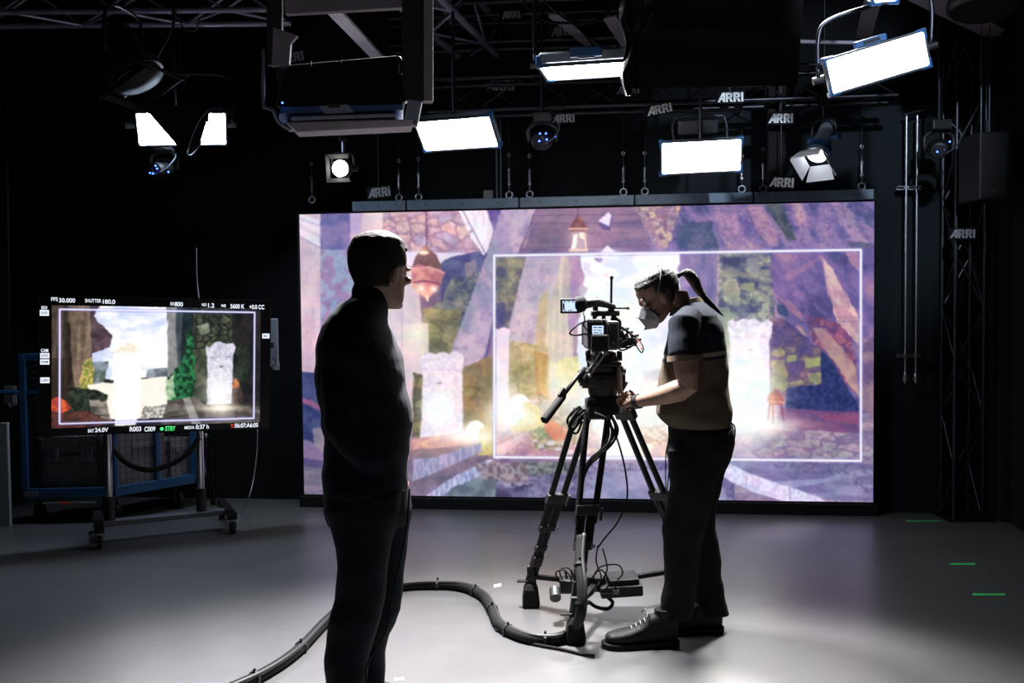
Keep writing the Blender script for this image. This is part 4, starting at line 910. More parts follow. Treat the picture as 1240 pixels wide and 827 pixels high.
MB().bar(p0+vv*.1+uu*.012+V((0, 0, .30)), p0+vv*.28+uu*.012+V((0, 0, .30)), .02, .03).build('handle', 'steel', t)
MB().box(p0+vv*.3+uu*.004+V((0, 0, .15)), (.006, .03, .05), basis(uu, vv, tup)).build('label_sticker', M['green'], t)
# ---------------------------------------------------------------- trusses
def box_truss(name, P, Q, up, wdt, hgt, bay, label, chord='alu', rc=.024, rb=.009, tri=False, cat='truss'):
    P = V(P); Q = V(Q); d = (Q-P).normalized(); up = V(up).normalized(); s = d.cross(up).normalized(); up = s.cross(d).normalized()
    t = empty(name, P, label, cat)
    off = [s*wdt/2-up*hgt/2, -s*wdt/2-up*hgt/2, -s*wdt/2+up*hgt/2, s*wdt/2+up*hgt/2]
    for o in off: MB().cyl(P+o, Q+o, rc, 12).build('chord', chord, t, smooth=.6)
    n = max(2, int((Q-P).length/bay)); L_ = (Q-P)
    for k in range(4):
        a, b = off[k], off[(k+1) % 4]; m = MB()
        for i in range(n): 
            p, q = (a, b) if (i+k) % 2 else (b, a); m.cyl(P+L_*(i/n)+p, P+L_*((i+1)/n)+q, rb, 6)
        m.build('diagonal_bracing', chord, t, smooth=.8)
    return t
zt = 3.45
a = at(-40, 26, 6.15); b = at(345, 8, 6.15); a.z = b.z = 3.60; b.y -= .0
tr1 = box_truss('ceiling_truss', a, b, (0, 0, 1), .29, .24, .35, 'horizontal ceiling truss at the upper left above the hooded lamp', rc=.019)
a = at(505, -25, 5.4); b = at(606, 88, 7.3); a.z = 3.6; b.z = 3.55
tr2 = box_truss('ceiling_truss', V((-.79, 5.0, 3.6)), V((-.22, 7.2, 3.6)), (0, 0, 1), .30, .26, .34, 'truss running away from the dark fixture toward the video wall, shiny lower tubes', rc=.025)
a = at(520, 145, 6.45); b = at(1075, 130, 6.3)
tr3 = box_truss('ceiling_truss', V((a.x, 6.55, 3.02)), V((b.x, 6.22, 3.02)), (0, 0, 1), .22, .22, .34, 'dark truss across the room just above the video wall carrying lettered signs', 'dalu', .018, .006)
a = at(560, 60, 6.9)
tr4 = box_truss('ceiling_truss', V((-.9, 7.0, 3.6)), V((2.0, 6.75, 3.6)), (0, 0, 1), .2, .2, .34, 'rear upper truss behind the downward tilted panel', 'dalu', .02, .007)
# tower truss on the right
tw = V((at(1166, 628, 6.40).x, 6.42, 0))
tt = box_truss('tower_truss', tw, tw+V((0, 0, 3.35)), (0, 1, 0), .20, .2, .34, 'upright truss tower standing by the right curtain', 'dalu', .017, .008)
MB().box(tw+V((0, 0, .006)), (.32, .32, .012)).build('base_plate', 'bmetal', tt)
# extra pipes
def pipe(name, p, q, r, m, label, cat='pipe', group=None):
    return tag(MB().cyl(p, q, r, 12).build(name, m, None, smooth=.6), label, cat, group)
pipe('rigging_pipe', at(960, 50, 5.9), at(1052, 52, 5.7), .012, 'alu', 'short horizontal pipe left of the tilted lit panel')
pipe('rigging_pipe', at(560, 3, 6.1), at(775, -6, 5.7), .018, 'dalu', 'pipe along the top edge of the picture over the downward panel')
# pipes on the wall right of the screen, with strut clamps and end fittings
for px, lab in ((1097, 'left one of the two bright wall pipes right of the video wall'), (1110, 'right one of the two bright wall pipes right of the video wall')):
    x = onplane(px, 300, LY0+.0, LM).x; zt_ = onplane(px, 140, LY0, LM).z; zb_ = onplane(px, 455, LY0, LM).z
    t = empty('wall_pipe', wallp(x, zb_, 0), lab, 'pipe', 'pipes on the wall beside the video wall')
    MB().cyl(wallp(x, zb_, -.0), wallp(x, zt_, -.0), .0085, 12).build('tube', 'steel', t, smooth=.6)
    MB().lathe(wallp(x, zb_+.02, 0), (0, 0, -1), [(0, .012), (.02, .016), (.035, .016), (.04, .022), (.055, .022), (.06, .012), (.075, .010)], 14).build('end_fitting', 'steel', t, smooth=.5)
for py, lab in ((227, 'upper strut clamp across the two wall pipes'), (431, 'lower strut clamp across the two wall pipes')):
    x0 = onplane(1088, py, LY0, LM).x; x1 = onplane(1117, py, LY0, LM).x; z = onplane(1100, py, LY0, LM).z
    t = empty('strut_clamp', wallp((x0+x1)/2, z, -.02), lab, 'clamp')
    m = MB(); wbox(m, x0, x1, z-.014, z-.009, -.05, -.016); wbox(m, x0, x1, z+.009, z+.014, -.05, -.016); wbox(m, x0, x1, z-.014, z+.014, -.055, -.05); m.build('strut', 'steel', t)
    m = MB()
    for px in (1097, 1110):
        x = onplane(px, 300, LY0, LM).x; wbox(m, x-.017, x+.017, z-.010, z+.010, -.016, .011)
    m.build('pipe_saddle', 'steel', t, bevel=.002)
    wbox(MB(), x0+.02, x1-.02, z-.008, z+.008, -.119, -.055).build('spacer', 'black', t)
pipe('branch_pipe', wallp(onplane(1094, 140, LY0, LM).x, onplane(1094, 139, LY0, LM).z, 0), wallp(onplane(1128, 130, LY0, LM).x, onplane(1128, 131, LY0, LM).z, 0), .009, 'dalu', 'slanting pipe joining the tops of the two wall pipes')
# conduits behind the blue framed panel
for px, lab in ((598.5, 'left one of the two thin conduits between two turnbuckles'), (603.5, 'right one of the two thin conduits beside the small grey box')):
    x = onplane(px, 200, LY0, LM).x
    pipe('conduit', wallp(x, tz-.02, -.15), wallp(x, 3.0, -.15), .008, 'steel_dull', lab, 'conduit', 'conduits behind the header beam')
x = onplane(587.5, 233, LY0, LM).x
tag(wbox(MB(), x-.035, x+.035, tz-.01, tz+.085, -.24, -.15).build('junction_box', 'grey', None, bevel=.004), 'small grey junction box above the header beam by the conduits', 'junction box')
# left wall conduit and its box
x = at(9, 300, 6.9)
t = empty('wall_conduit', at(12, 490, 6.9), 'thin conduit with a grey socket box at the far left edge', 'conduit')
MB().tube([at(7, 60, 6.9), at(9, 220, 6.9), at(12, 466, 6.9)], .008, 8).build('conduit_tube', 'steel_dull', t, smooth=True)
MB().box(at(13, 479, 6.9), (.075, .06, .15)).build('socket_box', 'grey', t, bevel=.008)
MB().tube(catmull([at(16, 470, 6.86), at(19, 485, 6.85), at(14, 494, 6.85), at(10, 488, 6.86)]), .006, 8).build('plug_lead', 'grey', t, smooth=True)
# tall pale board leaning at the far left
p = gnd(4, 641)
tag(MB().box(V((p.x-.22, p.y+.1, .37)), (.44, .03, .74)).build('board', mat('pale_board', (.30, .33, .33), .7), None, bevel=.003), 'pale grey board standing upright at the extreme left edge', 'board')
# ---------------------------------------------------------------- soft panels
def hanger(t, p, ztop, r=.012, name='drop_pipe', m='dalu'):
    MB().cyl(p, V((p.x, p.y, ztop)), r, 10).build(name, m, t, smooth=.6)
def soft_panel(label, TL, TR, BL, lit, frame='blue', depth=.11, hang=3.6, yoke=True, ballast=True, name='soft_panel_light', zhang=None, back=False):
    TL, TR, BL = V(TL), V(TR), V(BL); u = (TR-TL); W = u.length; u.normalize(); v = (TL-BL); v = v-u*v.dot(u); Hh = v.length; v.normalize(); n = u.cross(v) # n points to the viewer side
    c = (TR+BL)/2
    c = TL+u*W/2-v*Hh/2
    R = basis(u, v, n)
    t = empty(name, c+n*-depth, label, 'studio light', 'lit soft panels')
    def b(mb, uc, vc, nc, su, sv, sn): return mb.box(c+u*uc+v*vc+n*nc, (su, sv, sn), R)
    b(MB(), 0, 0, -.04, W+.018, Hh+.018, .06).build('housing', 'silver', t, bevel=.012)
    m = MB()
    for i in range(9): b(m, -W/2+W*(i+.5)/9, 0, -.082, .012, Hh*.8, .024)
    m.build('cooling_fins', 'black', t)
    m = MB()
    for s_ in (1, -1): b(m, 0, s_*(Hh/2+.008), .0, W+.032, .013, .02); b(m, s_*(W/2+.008), 0, .0, .013, Hh+.032, .02)
    m.build('rim', 'steel_dull' if frame == 'blue' else 'black', t, bevel=.002)
    b(MB(), 0, 0, -.004, W, Hh, .006).build('diffuser', lit, t)
    for su in (1, -1):
        for sv in (1, -1):
            m = MB(); b(m, su*(W/2+.008), sv*(Hh/2+.008), -.022, .026, .026, .06); b(m, su*(W/2-.014), sv*(Hh/2+.010), .0, .05, .017, .026); b(m, su*(W/2+.010), sv*(Hh/2-.012), .0, .017, .05, .026)
            m.build('corner_bumper', frame, t, bevel=.005)
    if ballast:
        m = MB(); b(m, 0, Hh/2+.035, -.05, .17, .035, .05); bb = m.build('control_box', frame, t, bevel=.006)
        b(MB(), 0, Hh/2+.035, -.023, .09, .018, .006).build('display', 'black', bb)
    if yoke:
        o = W/2+.05; arm = Hh/2+.22
        pts = [c-u*o-n*.05, c-u*o+V((0, 0, arm*.75))-n*.05, c-u*(o-.06)+V((0, 0, arm))-n*.05, c+V((0, 0, arm+.01))-n*.05, c+u*(o-.06)+V((0, 0, arm))-n*.05, c+u*o+V((0, 0, arm*.75))-n*.05, c+u*o-n*.05]
        MB().tube(catmull(pts, 5), .013, 8).build('yoke', 'dalu', t, smooth=True)
        for s_ in (1, -1): MB().cyl(c+u*s_*(W/2+.02)-n*.05, c+u*s_*(o+.03)-n*.05, .022, 12).build('tilt_knob', 'black', t, smooth=.6)
        hanger(t, c+V((0, 0, arm+.01))-n*.05, zhang or 4.1)
    if not yoke: hanger(t, c+v*Hh/2-n*.05, zhang or 4.1)
    if back:
        gear = MB(); 
        b(gear, -.01, Hh/2+.075, -.14, .26, .09, .08); g_ = gear.build('control_gear', 'steel_dull', t, bevel=.01)
        for s_ in (1, -1): MB().tube(catmull([c+u*s_*.17+v*Hh/2-n*.06, c+u*s_*.175+v*(Hh/2+.07)-n*.12, c+u*s_*.16+v*(Hh/2+.13)-n*.16]), .008, 8).build('gear_bracket', 'steel_dull', t, smooth=True)
        MB().tube(catmull([c+u*-.16+v*(Hh/2+.13)-n*.16, c+v*(Hh/2+.14)-n*.16, c+u*.16+v*(Hh/2+.13)-n*.16]), .009, 8).build('gear_rail', 'steel_dull', t, smooth=True)
    return t
# far left lit panel seen behind the hooded lamp
soft_panel('lit soft panel at the upper left, its middle hidden by the dark flag', at(165, 137, 6.2), at(272, 137, 6.4), at(159, 175, 6.34), 'panel_cool', 'black', ballast=False)
soft_panel('lit soft panel in the middle, blue cornered, right below the dark bulky fixture', at(503, 148, 6.05), at(592, 141, 5.87), at(515, 182, 6.2), 'panel', ballast=False, yoke=False)
soft_panel('downward tilted lit panel with blue box on its near side, left of the black foil', at(654, 80, 4.95), at(768, 72.5, 4.87), at(667, 96, 5.35), 'panel', ballast=True)
soft_panel('lit soft panel with control gear above it, over the bright sky of the video wall', at(802, 174, 5.95), at(897, 169, 5.9), at(804, 210, 6.02), 'panel_warm', yoke=False, ballast=False, back=True)
soft_panel('large lit soft panel hung tilted at the upper right', at(1001, 74, 5.0), at(1117, 39, 4.95), at(1015, 111, 5.03), 'panel')
# sliver of a further panel at the very top
soft_panel('end of another lit panel cut off by the top edge above the tilted one', at(1062, -26, 4.75), at(1088, -28, 4.75), at(1064, 2, 4.8), 'panel', yoke=False, ballast=False)
# ---------------------------------------------------------------- fresnel lamps
def fresnel(label, lens, aim, r, length, lit=None, body='silver', door_in='matte', openang=(35, 35, 35, 35), ring='blue', ztop=4.1, yk=True, name='fresnel_lamp', leaf=1.15, unlit='glass'):
    lens = V(lens); d = V(aim).normalized(); fr = MB(); _, a, b = fr.frame(V((0, 0, 0)), d)
    t = empty(name, lens-d*length, label, 'studio light')
    fr.lathe(lens-d*length, d, [(0, r*.45), (.02, r*.72), (length*.25, r*.8), (length*.7, r*.82), (length*.72, r*.98), (length, r*1.02)], 28).build('lamp_body', body, t, smooth=.5)
    MB().lathe(lens-d*.075, d, [(0, r*1.04), (.0, r*1.12), (.05, r*1.12), (.05, r*1.04)], 28).build('front_ring', ring, t, smooth=.5)
    if lit: MB().lathe(lens+d*.0, d, [(.0, r*.9), (.008, r*.86), (.016, r*.55), (.02, r*.1)], 24).build('fresnel_lens', lit, t, smooth=True)
    else: MB().lathe(lens+d*.0, d, [(.0, r*.9), (.008, r*.86), (.02, r*.1)], 24).build('fresnel_lens', unlit, t, smooth=True)
    w1 = r*1.05; w2 = r*1.45; Ld = r*leaf
    for k, (sx, sy) in enumerate(((a, b), (-a, -b), (b, -a), (-b, a))):
        an = math.radians(openang[k]); o = lens+d*.02+sx*r*1.08; e = o+d*math.cos(an)*Ld+sx*math.sin(an)*Ld
        nn = (sx*math.cos(an)-d*math.sin(an))*.004
        pts = [o-sy*w1, o+sy*w1, e+sy*w2, e-sy*w2]
        MB().prism(pts, nn).build('barn_door', door_in, t)
    if yk:
        up = V((0, 0, 1)); s_ = d.cross(up).normalized(); pv = lens-d*length*.5; o = r*1.2
        MB().tube(catmull([pv-s_*o, pv-s_*o+up*r*1.2, pv-s_*o*.6+up*r*1.8, pv+s_*o*.6+up*r*1.8, pv+s_*o+up*r*1.2, pv+s_*o], 5), .010, 8).build('yoke', 'bmetal', t, smooth=True)
        for q in (1, -1): MB().cyl(pv+s_*q*r*.8, pv+s_*q*(o+.03), .02, 12).build('tilt_knob', ring, t, smooth=.6)
        hanger(t, pv+up*r*1.8, ztop, .011)
        MB().box(pv+up*(r*1.8+.12), (.05, .06, .08)).build('pipe_clamp', 'bmetal', t, bevel=.005)
    return t
M['lens_dim'] = emit('lit_fresnel_lens_edge', (.9, .95, 1), 6)
M['door_grey'] = mat('barn_door_pale_inside', (.75, .77, .82), .4, 0, .05)
fresnel('small lit lamp with open barn doors, left of the dim lettered sign', at(412, 204, 6.35), V((-.10, -1, -.12)), .062, .17, 'lens_lit', 'black', 'matte', (15, 15, 35, 35), 'black', leaf=.8)
fresnel('silver and blue barn door lamp pointing down left, at the right end of the wall', at(989, 188, 5.95), V((-.45, -.42, -.80)), .068, .30, 'lens_dim', 'silver', 'door_grey', (18, 30, 20, 35), 'blue', leaf=1.5)
# the hooded lamp and black flag in front of the upper left panel
t = fresnel('big dark hooded lamp hanging from the upper left truss', at(168, 98, 5.5), V((.45, -.1, -.8)), .15, .36, None, 'bmetal', 'matte', (10, 10, 10, 10), 'black', leaf=.28, unlit='matte')
f = empty('black_flag', at(215, 130, 5.9), 'dark triangular flag panel hanging in front of the upper left lit panel', 'flag')
pl = [at(170, 128, 5.9), at(180, 137, 5.9), at(214, 176, 5.9), at(226, 182, 5.9), at(241, 176, 5.9), at(254, 134, 5.9), at(250, 126, 5.9)]
MB().prism(pl, V((0, .008, 0))).build('flag_panel', 'matte', f)
MB().tube(catmull([at(253, 132, 5.86), at(249, 160, 5.86), at(236, 184, 5.86), at(228, 187, 5.86), at(230, 172, 5.86), at(240, 148, 5.86), at(253, 132, 5.86)]), .005, 6).build('flag_rim', 'steel_dull', f, smooth=True)
hanger(f, at(212, 127, 5.9), 4.1, .008)
# big bulky fixture, near, seen from below
fx = empty('large_stage_light', at(420, 140, 3.3), 'big unlit dark fixture with blue and silver stripe in a heavy flat yoke', 'studio light')
def hx8(front, back): return MB().hexa([front[0], front[1], back[1], back[0], front[3], front[2], back[2], back[3]])
Yf, Yb = 3.25, 3.55
hx8([at(333, 128, Yf), at(492, 124, Yf), at(485, 66, Yf+.08), at(347, 78, Yf+.08)], [at(348, 145, Yb), at(488, 141, Yb), at(482, 85, Yb), at(354, 95, Yb)]).build('housing', 'matte', fx, bevel=.012)
m = MB()
for i in range(3): x = 374+i*36; m.bar(at(x, 128, Yf-.004), at(x+2, 74, Yf+.07), .008, .01)
m.build('housing_seams', 'black', fx)
hx8([at(338, 138, Yf-.015), at(488, 133, Yf-.015), at(487, 126, Yf-.015), at(340, 129, Yf-.015)], [at(338, 150, Yf+.1), at(488, 145, Yf+.1), at(487, 126, Yf+.1), at(340, 129, Yf+.1)]).build('lower_band', 'blue', fx, bevel=.003)
MB().prism([at(386, 128.5, Yf-.02), at(421, 126.5, Yf-.02), at(429, 136, Yf-.02), at(394, 138, Yf-.02)], V((0, .01, 0))).build('logo_panel', 'silver', fx)
MB().bar(at(398, 128.5, Yf-.024), at(411, 128, Yf-.024), .01, .012).build('latch', 'black', fx)
hx8([at(352, 146, Yf-.03), at(480, 141, Yf-.03), at(480, 137, Yf-.03), at(352, 141, Yf-.03)], [at(352, 160, Yf+.12), at(480, 154, Yf+.12), at(480, 137, Yf+.1), at(352, 141, Yf+.1)]).build('filter_frame', 'silver', fx, bevel=.002)
hx8([at(360, 160, Yf-.02), at(500, 153, Yf-.02), at(500, 144, Yf-.03), at(345, 148, Yf-.03)], [at(362, 166, Yf+.2), at(498, 160, Yf+.2), at(498, 148, Yf+.2), at(350, 150, Yf+.2)]).build('front_flange', 'beam', fx, bevel=.003)
MB().tube(catmull([at(319, 60, 3.3), at(319, 122, 3.28), at(322, 130, 3.27), at(331, 134, 3.25), at(338, 148, 3.24), at(352, 158, 3.24)]), .006, 8).build('rail_tube', 'silver', fx, smooth=True)
MB().bar(at(333, -60, 3.35), at(333, 80, 3.35), .055, .03, up=(0, 1, 0)).build('yoke_arm', 'black', fx, bevel=.003)
MB().bar(at(340, 60, 3.36), at(347, 118, 3.33), .05, .02, up=(0, 1, 0)).build('yoke_arm', 'black', fx, bevel=.003)
MB().bar(at(505.5, -60, 3.3), at(505.5, 124, 3.3), .105, .05, up=(0, 1, 0)).build('yoke_arm', 'black', fx, bevel=.003)
MB().bar(at(519, -60, 3.26), at(519, 123, 3.26), .032, .02, up=(0, 1, 0)).build('yoke_lit_edge', 'beam', fx, bevel=.002)  # lit edge of the right arm, its light put into a paler colour
MB().bar(at(346, 10, 3.36), at(492, 2, 3.34), .03, .05, up=(0, 0, 1)).build('yoke_crossbar', 'beam', fx, bevel=.002)
MB().bar(at(503, 122, 3.28), at(497, 152, 3.28), .05, .03, up=(0, 1, 0)).build('side_bracket', 'silver', fx, bevel=.003)
MB().prism([at(331, 33, 3.3), at(360, 43, 3.3), at(352, 52, 3.3), at(350, 78, 3.3), at(329, 80, 3.3)], V((0, .02, 0))).build('yoke_shroud', 'beam', fx)
MB().ball(at(342, 124.5, 3.22), .0035, 8, 6).build('indicator_light', 'led_blue', fx)
MB().ball(at(484, 80, 3.3), (.012, .02, .035), 12, 8).build('lock_knob', 'steel_dull', fx, smooth=True)
hanger(fx, at(420, 6, 3.36), 4.1, .022); 
# black foil skirt and soft box
sk = empty('skirted_soft_box', at(860, 100, 5.2), 'huge black fabric-skirted soft box hanging at top, hiding part of the downward panel', 'studio light')
def skp(px, py, Y): return at(px, py, Y)
ft = [(762, -40, 4.5), (795, -40, 4.48), (840, -40, 4.5), (900, -40, 4.5), (975, -40, 4.5)]; fb = [(766, 108, 4.55), (800, 106, 4.52), (850, 105, 4.55), (910, 104, 4.52), (966, 104, 4.55)]
R_ = []
for k in range(9):
    t_ = k/8; R_.append([])
top = [skp(*q) for q in ft]+[skp(975, -30, 4.85), skp(762, -30, 4.85)]; bot = [skp(*q) for q in fb]+[skp(960, 84, 4.85), skp(770, 84, 4.85)]
MB().rings([[a.lerp(b, k/6)+V((0, .012*math.sin(3*k+i), 0)) for i, (a, b) in enumerate(zip(top, bot))] for k in range(7)]).build('fabric_skirt', 'curtain', sk)
# foil strip: a crumpled hanging tongue
R_ = []
for k in range(13):
    t_ = k/12; x0 = 752+4*math.sin(k*1.1)+t_*4; x1 = 800-38*t_**1.3+3*math.sin(k*1.7); y = -40+155*t_
    ring = []
    for j in range(8): s_ = j/7; ring.append(at(x0*(1-s_)+x1*s_, y, 4.38+.035*math.sin(j*2.1+k*.8)))
    ring += [q+V((0, .02, 0)) for q in reversed(ring)]
    R_.append(ring)
MB().rings(R_).build('foil_flap', 'film', sk)
MB().box(at(868, -45, 4.66), (1.0, .5, .06)).build('top_frame', 'bmetal', sk)
hanger(sk, at(868, -45, 4.66), 4.1, .02)
# small moving lights with blue indicators
def small_head(label, c, leds, Ytop=4.1, hm='bmetal'):
    t = empty('moving_head_light', V(c)-V((0, 0, .06)), label, 'stage light')
    c = V(c)
    MB().ball(c, (.075, .075, .065), 18, 12).build('head', hm, t, smooth=True)
    MB().lathe(c, V((-.4, -.9, -.3)), [(.05, .055), (.085, .05), (.09, .035), (.082, .03)], 20).build('lens_hood', 'black', t, smooth=.6)
    MB().tube(catmull([c+V((-.09, 0, -.01)), c+V((-.09, 0, .08)), c+V((0, 0, .12)), c+V((.09, 0, .08)), c+V((.09, 0, -.01))], 5), .014, 8).build('yoke', 'black', t, smooth=True)
    MB().box(c+V((0, 0, .15)), (.13, .11, .07)).build('base_box', 'black', t, bevel=.01)
    MB().tube(catmull([c+V((.05, -.05, .16)), c+V((.11, -.07, .08)), c+V((.07, -.09, .0)), c+V((.0, -.09, -.05))]), .005, 6).build('lead', 'steel_dull', t, smooth=True)
    for dx, dz in leds: MB().ball(c+V((dx, -.085, dz)), .006, 8, 6).build('indicator_light', 'led_blue', t)
    hanger(t, c+V((0, 0, .18)), Ytop, .012)
small_head('small dark moving light with blue dots, left of the foil tongue', at(657, 170, 6.2), [(-.02, .03), (.02, .03), (-.025, -.02), (.025, -.01), (.08, .01)])
small_head('small dark moving light with blue dots hanging right of the two wall pipes', at(1137, 180, 6.0), [(.03, .03), (.0, -.02), (-.05, -.035)])
small_head('small dark light showing blue dots below the upper left lit panel', at(199, 203, 6.55), [(-.07, -.05), (-.03, .0), (-.02, -.02), (-.05, -.055), (.06, -.045)], hm='matte')
# hanging speaker
sp = empty('loudspeaker', at(1191, 245, 5.95), 'tall black loudspeaker hanging at the upper right in front of the curtain', 'speaker')
c0 = at(1191, 204, 6.05)
MB().box(c0, (.205, .26, .44), Rz(.06)).build('speaker_cabinet', 'black', sp, bevel=.014)
MB().box(c0+V((0, -.132, .0)), (.175, .008, .40), Rz(.06)).build('grille', mat('perforated_grille', (.015, .015, .017), .6, .4, .2, bump=.6, bscale=400), sp, bevel=.004)
MB().box(c0+V((.0, -.14, -.165)), (.026, .004, .022), Rz(.06)).build('badge', 'steel', sp)
for px in (1188, 1198): MB().cyl(V((at(px, 150, 6.05).x, 6.05, c0.z+.22)), V((at(px, 120, 6.05).x, 6.05, 4.1)), .005, 8).build('hanging_wire', 'steel_dull', sp)
MB().box(c0+V((.02, 0, .27)), (.02, .02, .10)).build('shackle', 'steel_dull', sp)
# ---------------------------------------------------------------- lettered signs
def letters(kind):
    A = [[(0, 0), (.30, 0), (.44, .22), (.70, .22), (.70, 0), (.98, 0), (.98, 1), (.66, 1)]]
    Rr = [[(0, 0), (.27, 0), (.27, 1), (0, 1)], [(.2, .76), (.72, .76), (.64, 1), (.2, 1)], [(.50, .52), (.80, .60), (.80, .88), (.66, 1), (.52, .9)], [(.2, .36), (.66, .36), (.80, .62), (.62, .60), (.2, .56)], [(.34, .45), (.62, .45), (.88, 0), (.56, 0)]]
    I = [[(0, 0), (.27, 0), (.27, 1), (0, 1)]]
    return {'A': A, 'R': Rr, 'I': I}[kind]
def sign(label, c, u, v, Wd, Hd, lm, plate='matte', name='lettered_sign', hang=None):
    u = V(u).normalized(); v = V(v); v = (v-u*v.dot(u)).normalized(); n = u.cross(v); c = V(c); R = basis(u, v, n)
    t = empty(name, c-v*Hd/2, label, 'sign', 'signs with white block letters')
    MB().box(c, (Wd, Hd, .008), R).build('sign_plate', plate, t, bevel=.001)
    hh = Hd*.74; ws = (1.0, .88, .88, .27); tot = sum(ws)+.06*3; kx = Wd*.92/tot; x = -Wd*.46
    m = MB()
    for ch, w_ in zip('ARRI', ws):
        for poly in letters(ch):
            m.prism([c+u*(x+px*kx)+v*(-hh/2+py*hh)+n*.0045 for px, py in poly], n*.003)
        x += (w_+.06)*kx
    # counter of the first letter, cut as a dark inset
    m.build('block_letters', lm, t, recalc=False)
    k = -Wd*.46
    MB().prism([c+u*(k+px*kx)+v*(-hh/2+py*hh)+n*.0076 for px, py in ((.56, .42), (.70, .42), (.70, .66))], n*.0006).build('letter_counter', plate, t, recalc=False)
    if hang is not None: MB().cyl(c+v*Hd*.45-n*.006, V((c.x, c.y, hang))-n*.006, .004, 6).build('hanging_rod', 'black', t)
    return t
def psign(label, px, py, Y, wpx, hpx, rot=0, lm='white', yaw=0., tilt=0., hang=4.1):
    k = Y/FPX; r = math.radians(rot); u = V((math.cos(r)*math.cos(yaw), math.sin(yaw), math.sin(r))); v = V((-math.sin(r), tilt, math.cos(r)))
    return sign(label, at(px, py, Y), u, v, wpx*k, hpx*k, lm, hang=hang)
psign('bright lettered sign just above the lit panel, upper one of the row', 884, 118, 6.05, 34, 15, 1.5)
psign('bright lettered sign tilted counter-clockwise, left of the one above the lit panel', 798, 132.5, 6.1, 33, 14, 11)
psign('bright lettered sign high on the dark post left of the barn door lamp', 945, 143.5, 6.2, 32, 15, 0)
psign('bright lettered sign low on the dark post, just above the header beam', 946, 221, 6.2, 32, 15, -3)
psign('mid grey lettered sign above the small moving light', 682, 143.5, 6.25, 29, 13, 2, 'dimwhite')
psign('dim lettered sign above the left end of the header beam', 459, 233, 6.6, 29, 15, 6, 'dimwhite')
psign('dim lettered sign at the end of the shiny-tubed truss', 606, 103.5, 6.7, 36, 16, 0, 'dimwhite')
psign('dim lettered sign behind the yoke of the downward panel', 683, 37, 6.9, 36, 17, 6, 'dimwhite')
psign('lettered sign fixed on the truss tower', 1165, 283, 6.25, 33, 14, 0, 'dimwhite', hang=None)
psign('lettered sign mostly hidden behind the big dark fixture, at its left', 352, 70, 6.8, 34, 15, 10, 'dimwhite')
psign('lettered sign half hidden below the flange of the big dark fixture', 468, 156, 6.6, 34, 14, 4, 'dimwhite')
psign('small lettered sign peeping out left of the foil tongue tip', 760, 109, 6.4, 30, 13, 3, 'dimwhite')
psign('dim lettered sign seen obliquely near the top, left of the downward panel', 618, 18, 6.6, 28, 12, 12, 'dimwhite', yaw=.5)
# dark post behind the two right hand signs
a = at(940, 200, 6.32)
tag(MB().box(V((a.x, a.y, (tz+3.2)/2+.02)), (.12, .05, 3.2-tz-.04)).build('rigging_post', 'matte', None, bevel=.004), 'dark upright post carrying two bright lettered signs', 'post')
# added spot out of view, brightening the signs and fittings above the video wall
sd = bpy.data.lights.new('added_sign_spot', 'SPOT'); sd.energy = SIGN_SPOT; sd.color = (.72, .86, 1); sd.spot_size = math.radians(38); sd.spot_blend = .5; sd.shadow_soft_size = .06
so = bpy.data.objects.new('added_sign_spot', sd); COL.objects.link(so); so.location = (1.9, 2.6, 3.75)
so.rotation_euler = (V((2.15, 6.6, 2.55))-so.location).to_track_quat('-Z', 'Y').to_euler()
fresnel('added unseen spot lamp aimed at the signs over the video wall', V((1.9, 2.55, 3.78)), V((.01, 1, -.2)), .06, .2, None, 'black', 'matte', ring='black')
for (lx, ly, lax, le, lc, sz_) in ((-.22, 4.9, -.10, 1.1, (1, .97, .98), 72), (1.75, 5.6, .80, .95, (1, .98, .93), 38)):  # unseen spots added above the frame to brighten the foreground floor
  pd = bpy.data.lights.new('added_floor_spot', 'SPOT'); pd.energy = POOL*le; pd.color = lc; pd.spot_size = math.radians(sz_); pd.spot_blend = 1.; pd.shadow_soft_size = .22
  pdo = bpy.data.objects.new('added_floor_spot', pd); COL.objects.link(pdo); lz = 3.5 if ly < 5 else 3.9; pdo.location = (lx, ly, lz); pdo.rotation_euler = (V((lax, 3.0, 0))-V((lx, ly, lz))).to_track_quat('-Z', 'Y').to_euler()
# two added fill spots, unseen behind the camera, to brighten the hanging gear
def fill_spot(loc, aim, e, size, label):
    d_ = bpy.data.lights.new('fill_spot', 'SPOT'); d_.energy = e; d_.color = (.9, .9, 1); d_.spot_size = math.radians(size); d_.spot_blend = .6; d_.shadow_soft_size = .1
    o = bpy.data.objects.new('fill_spot', d_); COL.objects.link(o); o.location = loc; o.rotation_euler = (V(aim)-V(loc)).to_track_quat('-Z', 'Y').to_euler()
fill_spot((-1.3, -3.0, 1.3), (-.65, 3.4, 2.62), FILL, 18, '')
fill_spot((1.0, -3.0, 1.5), (.65, 4.5, 3.0), FILL, 16, '')
